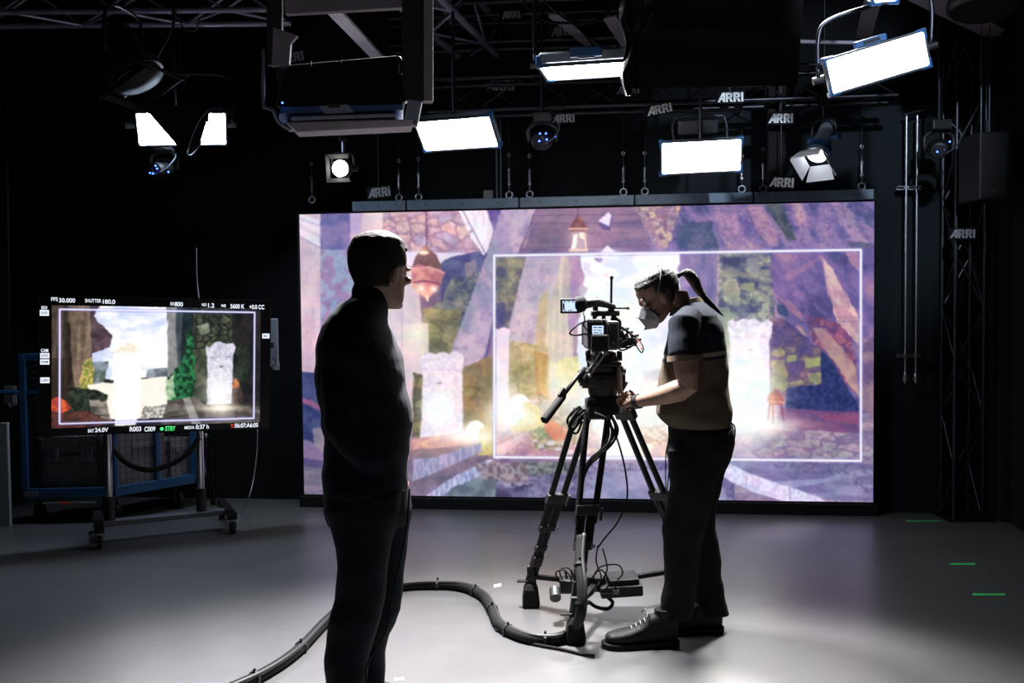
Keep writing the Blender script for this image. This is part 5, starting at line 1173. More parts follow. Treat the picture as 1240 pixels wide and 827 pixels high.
# loose cables under the ceiling
cable('drop_cable', [at(620, -20, 5.3), at(650, 20, 5.3), at(690, 28, 5.25), at(730, 22, 5.2), at(745, -10, 5.2)], .008, 'rubber', 'black cable looping down over the downward panel, left of the foil')
cable('drop_cable', [at(640, -20, 5.2), at(668, 10, 5.15), at(700, 34, 5.1), at(722, 60, 4.98)], .006, 'rubber', 'black cable running down to the blue box of the downward panel')
cable('drop_cable', [at(214, -10, 5.9), at(210, 30, 5.85), at(190, 70, 5.75), at(172, 96, 5.7), at(150, 118, 5.62)], .006, 'steel_dull', 'thin cable looping from the upper left truss to the hooded lamp')
cable('drop_cable', [at(238, 300, 6.9), at(238.5, 335, 6.9), at(241, 362, 6.85)], .005, 'grey', 'short vertical wire just above the preview monitor')
cable('drop_cable', [at(218, 25, 6.0), at(224, 36, 6.0), at(236, 37, 6.0), at(242, 22, 6.0)], .006, 'steel_dull', 'small cable loop hanging under the upper left truss')
# cable('drop_cable', [at(1036, 88, 5.9), at(1050, 101, 5.9), at(1060, 104, 5.9), at(1072, 98, 5.9)], .006, 'steel_dull', 'small cable loop below the tilted lit panel')
# wall bracket device right of the monitor
t = empty('wall_device', at(333, 445, 6.75), 'slim silver device bracket right of the preview monitor', 'bracket')
MB().box(at(332, 415, 6.75), (.055, .05, .36)).build('device_body', 'silver', t, bevel=.006)
MB().box(at(330, 418, 6.7), (.02, .03, .04)).build('latch', 'black', t)
MB().tube(catmull([at(330, 432, 6.7), at(334, 440, 6.7), at(329, 444, 6.7), at(334, 449, 6.7)]), .004, 6).build('lead', 'black', t, smooth=True)
MB().box(at(334, 443, 6.83), (.05, .03, .06)).build('socket', 'grey', t)
# folded stands right of the trolley
for px, px2, lab in ((253, 260, 'left one of two thin stand legs leaning by the trolley'), (246, 257, 'right thin stand leg leaning by the trolley')):
    tag(MB().cyl(gnd(px2, 611), at(px, 528, 6.9), .013, 10).build('stand_pole', 'bmetal', None, smooth=.6), lab, 'pole', 'poles leaning beside the trolley')
dt = empty('air_duct', at(1190, 14, 5.2), 'dark ribbed round duct end at the top right corner', 'duct')
MB().lathe(at(1190, 14, 5.2), (.1, .1, 1), [(0, .02), (.0, .17), (.02, .19)]+[(.05+.03*i, .19-.008*(i % 2)) for i in range(12)]+[(.5, .18)], 28).build('duct_tube', 'bmetal', dt, smooth=.5)
hanger(dt, at(1190, 4, 5.2), 4.1, .01)
# curtain on the right
def curtain(px0, px1, label):
    pts = []; n = 150
    a = V((3.42, 6.72, 0)); b = V((3.36, 3.2, 0)); d = (b-a).normalized(); s_ = V((d.y, -d.x, 0))
    f = [a.lerp(b, i/n)+s_*(.035*math.sin(i*1.1)+.02*math.sin(i*.43+1)) for i in range(n+1)]
    bk = [q-s_*.012 for q in reversed(f)]
    return tag(MB().rings([[q+V((0, 0, z)) for q in f+bk] for z in (.015, 1.4, 2.8, 4.08)]).build('curtain', 'curtain', None, smooth=.9), label, 'curtain')
curtain(0, 0, 'black pleated curtain along the right side of the studio')
# tape marks
def tape(px0, px1, py, hpx, m, label, py1=None):
    py1 = py if py1 is None else py1
    p = [gnd(px0, py-hpx/2), gnd(px1, py1-hpx/2), gnd(px1, py1+hpx/2), gnd(px0, py+hpx/2)]
    q = [V((a.x, a.y, .0005)) for a in p]
    return tag(MB().prism(q, V((0, 0, .0012))).build('tape_mark', m, None), label, 'tape')
tape(1097, 1140, 631, 1.0, 'green', 'green tape mark at the foot of the truss tower'); tape(1150, 1181, 683, 2, 'green', 'green tape strip on the floor, middle one of three')
tape(1178, 1217, 720, 2.2, 'green', 'green tape strip on the floor, nearest of the three')
tape(598, 607, 710, 3.5, 'wtape', 'small pale tape piece on the floor above the cable bend', 708.5); tape(478, 489, 823, 3, 'wtape', 'small tape piece at the lower edge beside the standing man', 822)
# the thick cable snake on the floor
R0 = .024
sn = [gnd(270, 838, R0), gnd(320, 815, R0), gnd(360, 788, R0), gnd(395, 752, R0), gnd(430, 724, R0), gnd(480, 711, R0), gnd(520, 708, R0), gnd(558, 710, R0), gnd(584, 721, R0), gnd(596, 738, R0), gnd(606, 757, R0), gnd(635, 771, R0), gnd(668, 774, R0), gnd(692, 765, .04)]
B_ = gnd(697, 779)
sn += [at(703, 744, B_.y-.09), at(705, 715, B_.y-.07), at(702, 680, B_.y+.02), at(704, 650, B_.y+.10)]
snk = empty('cable_snake', gnd(560, 712), 'thick black cable bundle snaking over the floor to the front foot of the tripod', 'cable')
mm = catmull(sn, 8)
MB().tube(mm, R0, 12).build('braided_sleeve', 'rubber', snk, smooth=True)
MB().tube([q+V((.012, -.012, .018)) for q in mm], .010, 8).build('inner_cable', 'black', snk, smooth=True)
for i in range(6, len(mm)-4, 11):
    tie = MB(); d = (mm[i+1]-mm[i]).normalized(); tie.lathe(mm[i]-d*.006, d, [(0, R0+.001), (0, R0+.006), (.012, R0+.006), (.012, R0+.001)], 12); tie.box(mm[i]+V((0, 0, R0+.008)), (.01, .01, .014))
    tie.build('cable_tie', 'black', snk)
cable('floor_cable', [gnd(600, 762, .008), gnd(640, 778, .008), gnd(680, 786, .008), gnd(706, 792, .008), gnd(720, 794, .008)], .007, 'rubber', 'thin cable lying along the thick one below the tripod')
# ---------------------------------------------------------------- camera tripod
TC = V((at(733, 480, 4.38).x, 4.38, 0))                     # axis of the tripod
tri = empty('tripod', TC, 'tall black two-stage tripod with fluid head standing in front of the video wall', 'tripod')
def z_at(py, Y=4.38): return at(733, py, Y).z
zb_ = z_at(500)
MB().lathe(V((TC.x, TC.y, zb_)), (0, 0, 1), [(0, .085), (.02, .095), (z_at(481)-zb_, .082), (z_at(479)-zb_, .06)], 24).build('crown', 'matte', tri, smooth=.5)
m = MB(); m.box(V((TC.x-.005, TC.y, (z_at(481)+z_at(502))/2)), (.18, .15, .075)); m.build('bowl_casting', 'black', tri, bevel=.012)
MB().lathe(V((TC.x, TC.y, z_at(508))), (0, 0, 1), [(0, .018), (.01, .026), (.035, .026), (.05, .014)], 16).build('bowl_clamp_knob', 'black', tri, smooth=.5)
footp = {'B': gnd(697, 776), 'A': gnd(643, 733), 'C': gnd(838, 722)}
tops = {'B': (at(724, 500, 4.30), V((1, .15, 0))), 'A': (at(706, 500, 4.43), V((.45, 1, 0))), 'C': (at(757, 500, 4.43), V((.7, -.9, 0)))}
for k, F_ in footp.items():
    T, _ = tops[k]; top = V(T); ft = F_+V((0, 0, .13)); d = (ft-top).normalized(); out = V((F_.x-TC.x, F_.y-TC.y, 0)).normalized(); s_ = V((-out.y, out.x, 0))
    s_ = {'B': V((1, .1, 0)), 'A': V((1, .35, 0)), 'C': V((.8, -.5, 0))}[k].normalized()
    leg = MB(); mid = top.lerp(ft, .50); lo = top.lerp(ft, .88)
    wt, wb = {'B': (.052, .038), 'A': (.038, .032), 'C': (.024, .030)}[k]
    for q in (1, -1): leg.cyl(top+s_*q*wt, mid+s_*q*wb+d*.06, .0155, 12)
    L_ = leg.build('leg', 'bmetal', tri, smooth=.6)
    m = MB(); 
    for q in (1, -1): m.cyl(mid+s_*q*.016-d*.02, ft+s_*q*.015, .0135, 12)
    for q in (1, -1): m.cyl(mid+s_*q*.034+d*.0, top.lerp(ft, .68)+s_*q*.034, .011, 10)
    m.build('lower_tubes', 'bmetal', L_, smooth=.6)
    R = basis(s_, d.cross(s_), d)
    for c_, sz in ((mid, (.105, .035, .05)), (top.lerp(ft, .68), (.085, .03, .035)), (top, (.10, .045, .06)), (lo, (.055, .036, .06)), (top.lerp(ft, .80), (.06, .03, .03))): MB().box(c_, sz, R).build('clamp_block', 'black', L_, bevel=.004)
    MB().box(mid+s_*.07+d*.02, (.012, .02, .06), R).build('clamp_lever', 'black', L_, bevel=.003)
    MB().cyl(top.lerp(ft, .68)-d.cross(s_)*.02+s_*.045, top.lerp(ft, .68)+d.cross(s_)*.02+s_*.045, .010, 10).build('clamp_screw', 'steel', L_, smooth=.6)
    m = MB(); m.box(F_+V((0, 0, .155)), (.038, .042, .10)); m.cyl(F_+V((-.028, 0, .12)), F_+V((.028, 0, .12)), .012, 10); m.build('foot_joint', 'black', L_, bevel=.005)
    f = MB(); f.rings([[F_+V((x*a, y*b, z)) for x, y in ((-1, -1), (1, -1), (1, 1), (-1, 1))] for z, a, b in ((0, .042, .055), (.03, .044, .057), (.09, .036, .05), (.118, .020, .035))]); f.build('rubber_foot', 'rubber', L_, bevel=.008)
    MB().box(F_+V((-.035, -.01, .128)), (.07, .03, .008)).build('foot_pedal', 'bmetal', L_, bevel=.002)
SC = V((at(722, 706, 4.42).x, 4.42, at(722, 706, 4.42).z))
for k, F_ in footp.items():
    MB().bar(SC, F_+V((0, 0, .15)), .03, .022).build('spreader_arm', 'bmetal', tri, bevel=.003)
MB().cyl(SC-V((0, 0, .03)), SC+V((0, 0, .035)), .045, 18).build('spreader_hub', 'black', tri, smooth=.6)
# fluid head
hd = empty('fluid_head', V((TC.x, TC.y, z_at(480))), 'black fluid head with a long pan handle between tripod and camera', 'tripod head')
zz = z_at
def hbox(mb, px0, px1, py0, py1, d0, d1, Y=4.38): # px extents in the plane Y, depth offsets
    a = at(px0, py1, Y); b = at(px1, py0, Y)
    return mb.hexa([V((a.x, Y+d0, a.z)), V((b.x, Y+d0, a.z)), V((b.x, Y+d1, a.z)), V((a.x, Y+d1, a.z)), V((a.x, Y+d0, b.z)), V((b.x, Y+d0, b.z)), V((b.x, Y+d1, b.z)), V((a.x, Y+d1, b.z))])
x_ = lambda px: at(px, 460, 4.38).x
MB().lathe(V((x_(730), 4.38, zz(481))), (0, 0, 1), [(0, .062), (.02, .07), (zz(466)-zz(481), .075), (zz(465)-zz(481), .086), (zz(458)-zz(481), .086)], 28).build('pan_base', 'black', hd, smooth=.5)
hbox(MB(), 710, 752, 451, 468, -.075, .075).build('tilt_housing', 'black', hd, bevel=.016)
m = MB(); m.cyl(at(705, 459, 4.38), at(756, 459, 4.38), .045, 24); m.build('tilt_drum', 'bmetal', hd, smooth=.6)
hbox(MB(), 712, 753, 443, 449.5, -.07, .09).build('tilt_plate', 'black', hd, bevel=.004)
m = MB(); hbox(m, 714, 722, 447, 452, -.05, .05); hbox(m, 738, 746, 447, 452, -.05, .05); m.build('plate_supports', 'bmetal', hd)
m = MB(); hbox(m, 752, 757.5, 448, 451, -.02, .02); m.cyl(at(751, 449, 4.37), at(757.5, 449, 4.37), .016, 10); m.build('balance_knob', 'black', hd, smooth=.6)
MB().tube([at(752, 474, 4.36), at(757, 462, 4.35)], [.010, .017], 12).build('drag_lever', 'black', hd, smooth=True)
m = MB(); m.box(at(705, 456, 4.36), (.04, .05, .06)); m.cyl(at(705, 458, 4.30), at(705, 458, 4.42), .022, 12); m.build('handle_rosette', 'bmetal', hd, bevel=.004)
for yy in (452, 464): MB().cyl(at(702, yy, 4.36), at(708, yy, 4.36), .014, 12).build('locking_knob', 'black', hd, smooth=.6)
ph = MB().tube([at(708, 446, 4.33), at(700, 455, 4.28), at(681, 480, 4.18)], .0105, 12).build('pan_handle', 'bmetal', hd, smooth=True)
MB().tube([at(683, 477, 4.19), at(681, 480, 4.18), at(664, 503, 4.09), at(659, 509, 4.07), at(658, 510.5, 4.065)], [.013, .019, .019, .020, .010], 14).build('foam_grip', 'rubber', ph, smooth=.8)
MB().bar(at(683, 470, 4.18), at(677, 480, 4.16), .014, .020).build('handle_clamp', 'black', ph, bevel=.003)
MB().tube([at(748.5, 440, 4.28), at(750, 462, 4.27), at(753, 500, 4.27)], .012, 12).build('steering_bar', mat('worn_pale_bar', (.16, .13, .11), .4, .5), hd, smooth=True)
MB().bar(at(750, 447, 4.27), at(744, 447, 4.33), .03, .03).build('bar_clamp', 'bmetal', hd)
# ---------------------------------------------------------------- the cinema camera on the head
YC = 4.36
cm = empty('cinema_camera', at(732, 442.5, YC), 'black cinema camera on the fluid head, lit side screen and small lit viewfinder monitor', 'camera')
def cb(px0, px1, py0, py1, d0, d1): return hbox(MB(), px0, px1, py0, py1, d0, d1, YC)
cb(713, 749, 437, 441.5, -.12, .16).build('dovetail_plate', 'bmetal', cm, bevel=.003)
m = MB(); hbox(m, 716, 746, 431, 436, -.10, .14, YC); hbox(m, 719, 728, 426, 431, -.08, .1, YC); hbox(m, 736, 744, 426, 431, -.08, .1, YC); m.build('base_plate', 'black', cm, bevel=.003)
for px, py, r in ((712, 427, .013), (712.5, 433.5, .014), (714, 441, .012), (750, 433, .016), (750, 428, .010)): MB().cyl(at(px-3, py, YC), at(px+3, py, YC), r, 14).build('lock_knob', 'black', cm, smooth=.6)
MB().cyl(at(749, 425, YC), at(750, 436, YC), .008, 10).build('lever', 'black', cm, smooth=.6)
for px in (722, 741): MB().cyl(at(px, 431, YC)+V((0, -.12, 0)), at(px, 431, YC)+V((0, .32, 0)), .0095, 12).build('support_rod', 'bmetal', cm, smooth=.6)
bd = cb(709, 746, 388, 423, -.13, .15).build('camera_body', 'black', cm, bevel=.014)
m = MB(); hbox(m, 712, 732, 404, 424, -.20, -.13, YC); m.build('battery', 'matte', cm, bevel=.008)
sd_ = cb(708, 731, 386, 408, -.165, -.13).build('side_display', 'black', cm, bevel=.006)
cb(713.5, 726.5, 393.5, 403.5, -.168, -.1652).build('status_screen', 'tint', sd_)
a = at(715, 400.6, YC-.168); k = YC/FPX
for (x, y, w_, h_) in ((715, 395.2, 4, 1.2), (720, 395.2, 5, 1.2), (715, 398.4, 3, 1), (719.5, 398.4, 4.5, 1), (715, 401.4, 6, 1), (722.5, 401.4, 2.6, 1)):
    hbox(MB(), x, x+w_, y, y+h_, -.1690, -.1682, YC).build('readout', 'txtd', sd_)
m = MB()
for i in range(6):
    c = at(710.5+i*3.7, 389.5, YC-.166); m.cyl(c, c+V((0, -.004, 0)), .004, 8); c = at(710.5+i*3.7, 406, YC-.166); m.cyl(c, c+V((0, -.004, 0)), .004, 8)
m.build('buttons', 'grey', sd_)
m = MB(); hbox(m, 716, 750, 376, 383, -.02, .04, YC); m.build('top_handle', 'black', cm, bevel=.006)
m = MB()
for px in (720, 731, 744): m.cyl(at(px, 376, YC), at(px, 390, YC), .010, 10)
m.build('handle_posts', 'bmetal', cm, smooth=.6)
m = MB(); m.cyl(at(721, 364, YC), at(721, 384, YC), .013, 12); m.ball(at(721, 363, YC), .014, 12, 8); m.build('accessory_arm', 'bmetal', cm, smooth=.6)
vf = MB().tube([at(708, 368, YC-.08), at(722, 366, YC-.05), at(735, 369, YC-.02), at(744, 372, YC)], [.024, .020, .016, .012], 14).build('viewfinder', 'black', cm, smooth=True)
MB().lathe(at(702, 368.5, YC-.1), (1, .1, 0), [(-.028, .022), (-.024, .034), (0, .040), (.02, .036), (.03, .024)], 22).build('eyecup', 'rubber', vf, smooth=.8)
md = hbox(MB(), 677, 699, 362, 379.5, -.125, -.10, YC).build('viewfinder_monitor', 'black', vf, bevel=.004)
hbox(MB(), 679.5, 696, 364.5, 377, -.127, -.1252, YC).build('monitor_screen', 'tint', md)
for (x, y, w_, h_) in ((680.5, 365.2, 3, 1), (685, 365.2, 3, 1), (690, 365.2, 3, 1), (680.5, 375.4, 3, .9), (686, 375.4, 5, .9), (679.8, 367.5, 2, 7.5)): hbox(MB(), x, x+w_, y, y+h_, -.1280, -.1272, YC).build('readout', 'txtd', md)
MB().cyl(at(740.5, 336, YC), at(740, 372, YC), .0058, 10).build('upright_rod', 'black', cm, smooth=.6)
MB().cyl(at(740.7, 334.5, YC), at(740.6, 338, YC), .0085, 10).build('rod_tip', 'black', cm, smooth=.6)
MB().cyl(at(738, 373, YC), at(760, 373, YC), .0052, 10).build('side_rod', 'black', cm, smooth=.6)
MB().cyl(at(759, 373, YC), at(762, 373, YC), .008, 10).build('rod_tip', 'black', cm, smooth=.6)
MB().box(at(740, 373, YC), (.03, .03, .03)).build('rod_clamp', 'black', cm, bevel=.004)
MB().tube(catmull([at(740, 385, YC), at(749, 388, YC-.01), at(750, 396, YC-.01), at(749, 404, YC)]), .010, 8).build('side_handle', 'black', cm, smooth=True)
# lens and matte box beyond the body
MB().lathe(at(728, 405, YC+.15), (0, 1, 0), [(0, .05), (.02, .055), (.1, .05), (.14, .055), (.18, .048)], 28).build('lens', 'bmetal', cm, smooth=.5)
MB().box(at(728, 405, YC+.15)+V((0, .20, 0)), (.16, .06, .12)).build('matte_box', 'matte', cm, bevel=.006)
# side cluster: lens motor, transmitter and plugs at the right
m = MB(); rnd = random.Random(7)
for (x, y, w_, h_) in ((746, 401, 10, 12), (752, 404, 9, 8), (757, 408, 10, 8), (762, 409, 8, 10), (744, 410, 9, 11), (750, 413, 12, 7)):
    c = at(x+w_/2, y+h_/2, YC-.02+rnd.random()*.08); m.box(c, (w_*k, .05, h_*k), Ry(rnd.uniform(-.5, .5)))
m.build('lens_motor_unit', 'black', cm, bevel=.004)
for (x, y) in ((759, 403), (766, 407), (769, 412), (754, 399), (764, 415)):
    a = at(x, y, YC); MB().cyl(a, a+V((.025, -.02, .004)), .006, 8).build('plug', 'bmetal', cm, smooth=.6)
for pts, r, mm_ in (([(745, 400), (752, 396), (760, 401), (768, 408), (771, 415), (762, 420), (750, 421)], .004, 'rubber'), ([(766, 406), (774, 412), (779, 421), (777, 427), (772, 421), (769, 413)], .0032, 'rubber'), ([(768, 409), (774, 415), (777, 423)], .003, 'red_wire'),
                 ([(710, 404), (698, 406), (690, 404), (694, 398), (702, 392), (710, 389)], .0042, 'rubber'), ([(706, 378), (708, 386), (707, 394), (711, 400)], .0035, 'rubber'), ([(733, 387), (737, 396), (736, 408), (731, 418)], .005, 'rubber'),
                 ([(728, 415), (726, 426), (720, 438), (712, 450), (707, 458)], .0055, 'wire_pale'), ([(735, 420), (730, 432), (724, 441), (716, 452)], .005, 'wire_pale'), ([(742, 415), (752, 424), (762, 421), (768, 417)], .004, 'rubber'), ([(747, 396), (757, 400), (764, 406), (766, 414), (757, 417)], .0045, 'rubber')):
    if 'red_wire' not in M: M['red_wire'] = mat('red_wire', (.5, .03, .02), .5); M['wire_pale'] = mat('pale_sheathed_wire', (.10, .10, .11), .4)
    MB().tube(catmull([at(x, y, YC-.17-(.02 if i % 2 else 0)) if x < 745 else at(x, y, YC-.03*(i % 3)) for i, (x, y) in enumerate(pts)], 6), r, 7).build('lead', mm_, cm, smooth=True)
# cable bundle hanging at the left of the tripod crown and down the front leg
bun = empty('cable_bundle', at(735, 640, 4.3), 'bunch of thin black cables draped from the tripod crown down its front leg', 'cable')
paths = [[(704, 494), (696, 502), (690, 512), (692, 522), (698, 516), (706, 505)], [(706, 497), (694, 506), (689, 516), (695, 518), (703, 506)], [(702, 492), (693, 499), (687, 509), (690, 517)], [(708, 500), (700, 508), (692, 521), (699, 524), (705, 510)],
         [(738, 500), (745, 516), (742, 530), (728, 546), (714, 560), (706, 580), (703, 610), (704, 650)], [(740, 502), (748, 520), (742, 536), (726, 552), (712, 566), (705, 590), (702, 640)], [(736, 504), (741, 522), (736, 538), (720, 556), (709, 572), (703, 600), (700, 645)], [(734, 502), (737, 526), (728, 544), (715, 556), (707, 574), (702, 620), (702, 660)],
         [(720, 500), (735, 508), (742, 526), (736, 540)]]
for i, pth in enumerate(paths):
    MB().tube(catmull([at(x, y, 4.22+.012*(i % 4)+.01*math.sin(j*2+i)-.00015*(y-500)) for j, (x, y) in enumerate(pth)], 7), .0062, 7).build('strand', 'rubber', bun, smooth=True)
cable('hanging_cable', [at(722, 502, 4.35), at(738, 512, 4.30), at(750, 540, 4.28), at(758, 575, 4.28), at(759, 605, 4.30), at(748, 632, 4.35), at(732, 652, 4.42), at(724, 663, 4.44)], .0045, 'rubber', 'thin single cable arcing from the tripod crown down toward the spreader')
# equipment on the spreader
eb = empty('power_unit', at(752, 722, 4.45), 'flat black battery unit with cables resting on the tripod spreader', 'battery box')
a = at(750, 706, 4.45)
MB().box(a+V((0, 0, -.012)), (.205, .22, .055), Ry(-.06)).build('unit_body', 'black', eb, bevel=.008)
MB().box(a+V((.01, -.02, .030)), (.15, .16, .030), Ry(-.06)).build('unit_top', 'bmetal', eb, bevel=.006)
MB().box(a+V((-.03, -.112, -.01)), (.03, .006, .02)).build('label_plate', 'grey', eb)
tx = empty('receiver_box', at(693, 716, 4.40), 'small black receiver with a round knob on the left of the tripod spreader', 'receiver box')
c = at(694, 708, 4.40)
MB().box(c, (.13, .09, .065)).build('receiver_body', 'black', tx, bevel=.006)
MB().cyl(at(672, 714, 4.34), at(672, 723, 4.34)+V((0, -.05, .01)), .027, 18).build('round_knob', 'black', tx, smooth=.6)
MB().cyl(at(673, 718, 4.36), c, .012, 10).build('knob_stem', 'black', tx, smooth=.6)
for dx in (-.03, .0, .03): MB().cyl(c+V((dx, 0, .03)), c+V((dx-.01, 0, .075)), .006, 8).build('plug', 'steel_dull', tx, smooth=.6)
lp = [([(678, 706), (673, 694), (682, 690), (690, 697), (692, 706)], 4.36), ([(682, 705), (678, 691), (688, 688), (697, 699)], 4.37), ([(724, 712), (719, 698), (728, 686), (748, 684), (754, 694), (748, 702)], 4.33), ([(716, 700), (728, 690), (738, 706), (728, 716), (718, 713)], 4.3),
      ([(712, 728), (722, 735), (736, 737), (742, 730), (736, 723)], 4.35), ([(728, 720), (742, 718), (745, 710), (733, 700)], 4.33), ([(724, 660), (722, 680), (728, 700), (720, 716), (712, 724)], 4.30), ([(730, 664), (735, 690), (724, 708), (716, 716)], 4.33)]
cl = empty('cable_tangle', at(722, 722, 4.33), 'tangle of thin looped cables around the tripod spreader units', 'cable')
for i, (pth, Y) in enumerate(lp): MB().tube(catmull([at(x, y, Y+.015*math.sin(j*1.7+i)) for j, (x, y) in enumerate(pth)], 7), .0038 if i != 4 else .009, 7).build('strand', 'rubber', cl, smooth=True)
# ---------------------------------------------------------------- people
HEADP = [ # z, front x, back x, half width   (face looks along +x; chin at z 0)
 (.000, .070, .030, .022), (.010, .082, .012, .036), (.030, .088, -.022, .050), (.050, .089, -.045, .057), (.072, .088, -.070, .063), (.095, .088, -.086, .069), (.118, .083, -.095, .072),
 (.140, .091, -.101, .075), (.165, .092, -.103, .077), (.190, .082, -.098, .074), (.210, .062, -.083, .063), (.226, .034, -.058, .045), (.235, .006, -.028, .022)]
def head(mb, T, sc=1.):
    """adds a head (skull, brow, nose, lips, ears) mapped by T"""
    def ringat(z, f, b, w_, n=28, g=0.):
        c = (f+b)/2; rx = (f-b)/2+g; ry = w_+g; r = []
        for j in range(n):
            t = 2*math.pi*j/n; ct, st = math.cos(t), math.sin(t)
            x = c+rx*math.copysign(abs(ct)**(2/2.25), ct); y = ry*math.copysign(abs(st)**(2/2.25), st)
            if x > c: y *= 1-.22*((x-c)/rx)**2
            r.append(T(V((x, y, z))*sc))
        return r
    mb.rings([ringat(*h) for h in HEADP])
    mb.rings([[T(V(q)*sc) for q in ((x0, -w_, z), (x1, -w_*.45, z), (x1, w_*.45, z), (x0, w_, z))] for z, x0, x1, w_ in ((.078, .07, .096, .016), (.084, .07, .107, .017), (.094, .07, .107, .013), (.112, .07, .098, .010), (.134, .07, .092, .009))])
    B_ = lambda c, r: mb.rings([[T(V((c[0]+r[0]*math.cos(math.pi*(i/6-.5))*math.cos(t), c[1]+r[1]*math.cos(math.pi*(i/6-.5))*math.sin(t), c[2]+r[2]*math.sin(math.pi*(i/6-.5))))*sc) for t in [2*math.pi*j/12 for j in range(12)]] for i in range(7)])
    B_((.086, 0, .060), (.010, .022, .006)); B_((.085, 0, .050), (.011, .020, .007)); B_((.080, 0, .012), (.014, .020, .012))
    for s_ in (1, -1):
        B_((-.008, s_*.076, .100), (.016, .008, .030)); B_((-.012, s_*.082, .108), (.016, .006, .020)); B_((.080, s_*.030, .128), (.012, .026, .008)); B_((.074, s_*.040, .092), (.018, .022, .014))
def eyes(T, parent, sc=1.):
    for s_ in (1, -1):
        mb = MB(); mb.ball(T(V((.069, s_*.031, .112))*sc), .0115*sc, 14, 10); mb.build('eye', mat('eye_white', (.7, .68, .66), .2), parent, smooth=True)
def hair(mb, T, sc, line, g=.010, seed=1, n=40, m=22, rough=.004):
    """closed hair shell over the skull; line(angle, z) says where hair grows"""
    rs = random.Random(seed); zs = [h[0] for h in HEADP]
    def prof(z):
        for a, b in zip(HEADP[:-1], HEADP[1:]):
            if a[0] <= z <= b[0]: t = (z-a[0])/(b[0]-a[0]); return [a[i]*(1-t)+b[i]*t for i in (1, 2, 3)]
        return HEADP[-1][1:]
    R_ = []
    for i in range(m+1):
        z = .045+(.2349-.045)*math.sin(math.pi/2*i/m) if i < m else .236; f, b, w_ = prof(min(z, .2349)); c = (f+b)/2; ring = []
        for j in range(n):
            t = 2*math.pi*j/n; ct, st = math.cos(t), math.sin(t); ok = line(abs(math.atan2(st, ct)), z)
            gg = (g+rs.uniform(-rough, rough)*.6 if ok > 0 else -.012)
            gg = g*min(max(ok, 0), 1)+rs.uniform(-rough, rough)*.5 if ok > 0 else -.012
            rx = (f-b)/2+gg; ry = w_+gg
            x = c+rx*math.copysign(abs(ct)**(2/2.25), ct); y = ry*math.copysign(abs(st)**(2/2.25), st)
            if x > c: y *= 1-.22*((x-c)/max(rx, .01))**2
            ring.append(T(V((x, y, z+(g*.7 if z > .2 and ok > 0 else 0)))*sc))
        R_.append(ring)
    return mb.rings(R_)
def hand(mb, W_, d, pn, th, curl, sc=1., spread=0.):
    """W_ wrist, d direction of the fingers, pn palm normal (side the fingers curl to), th side of the thumb"""
    d = V(d).normalized(); pn = V(pn); pn = (pn-d*pn.dot(d)).normalized(); s_ = V(th); s_ = (s_-d*s_.dot(d)-pn*s_.dot(pn)).normalized()
    mb.tube([W_-d*.03*sc, W_, W_+d*.03*sc, W_+d*.07*sc, W_+d*.09*sc], [(.027*sc, .020*sc), (.028*sc, .019*sc), (.037*sc, .017*sc), (.041*sc, .015*sc), (.038*sc, .012*sc)], 14) if False else None
    R_ = []
    for t, a, b in ((-.035, .026, .020), (0, .027, .019), (.03, .036, .017), (.065, .041, .015), (.088, .039, .012)):
        R_.append([W_+d*t*sc+s_*a*sc*math.cos(q)+pn*b*sc*math.sin(q) for q in [2*math.pi*j/14 for j in range(14)]])
    mb.rings(R_)
    for k, (o, L_) in enumerate(((.030, .074), (.010, .082), (-.011, .076), (-.030, .060))):
        p = W_+d*.078*sc+s_*o*sc; a = 0; pts = [p-d*.02*sc, p]; seg = [L_*.45, L_*.32, L_*.23]
        for q, ln in enumerate(seg):
            a += curl[q]; dd = d*math.cos(a)+pn*math.sin(a)+s_*(o*spread); p = p+dd.normalized()*ln*sc; pts.append(p)
        mb.tube(pts, [.0095*sc, .0095*sc, .0088*sc, .008*sc, .0062*sc], 10)
    p = W_+d*.018*sc+s_*.022*sc; t1 = (s_*.75+d*.55+pn*.25).normalized(); t2 = (d*.65+pn*.7+s_*.1).normalized(); t3 = (d*.35+pn*.85-s_*.3).normalized()
    mb.tube([p, p+t1*.036*sc, p+t1*.036*sc+t2*.032*sc, p+t1*.036*sc+t2*.032*sc+t3*.026*sc], [.014*sc, .0115*sc, .010*sc, .0075*sc], 10)
def limb(mb, pts, n=18):
    """pts: (point, radius a, radius b)"""
    return mb.tube([p for p, a, b in pts], [(a, b) for p, a, b in pts], n)
def shoe(mb, heel, d, L_=.285, hgt=.115, wd=.050, rise=0.):
    d = V(d).normalized(); s_ = V((-d.y, d.x, 0)); R_ = []
    for t, w_, z0, z1 in ((-.03, .018, .012, .05), (-.02, .034, .0, .10), (.03, .040, 0, hgt), (.09, .040, .0, hgt*.98), (.13, .042, .0, .085), (.18, .049, .0, .066), (.23, .050, .0, .055), (.27, .038, .004, .046), (.285, .018, .012, .036)):
        t *= L_/.285; ring = []
        for j in range(16):
            q = 2*math.pi*j/16; ring.append(heel+d*t+s_*w_*math.cos(q)*(wd/.05)+V((0, 0, (z0+z1)/2+(z1-z0)/2*math.copysign(abs(math.sin(q))**.7, math.sin(q)))))
        R_.append(ring)
    return mb.rings(R_)
def sole(mb, heel, d, L_=.30, wd=.055):
    d = V(d).normalized(); s_ = V((-d.y, d.x, 0)); top = []
    for t, w_ in ((-.035, .02), (-.025, .036), (.03, .043), (.10, .040), (.18, .052), (.24, .053), (.28, .040), (.297, .018)):
        top.append((t*L_/.30, w_*wd/.053))
    poly = [heel+d*t+s_*w_ for t, w_ in top]+[heel+d*t-s_*w_ for t, w_ in reversed(top)]
    return mb.prism([p+V((0, 0, .001)) for p in poly], V((0, 0, .024)))
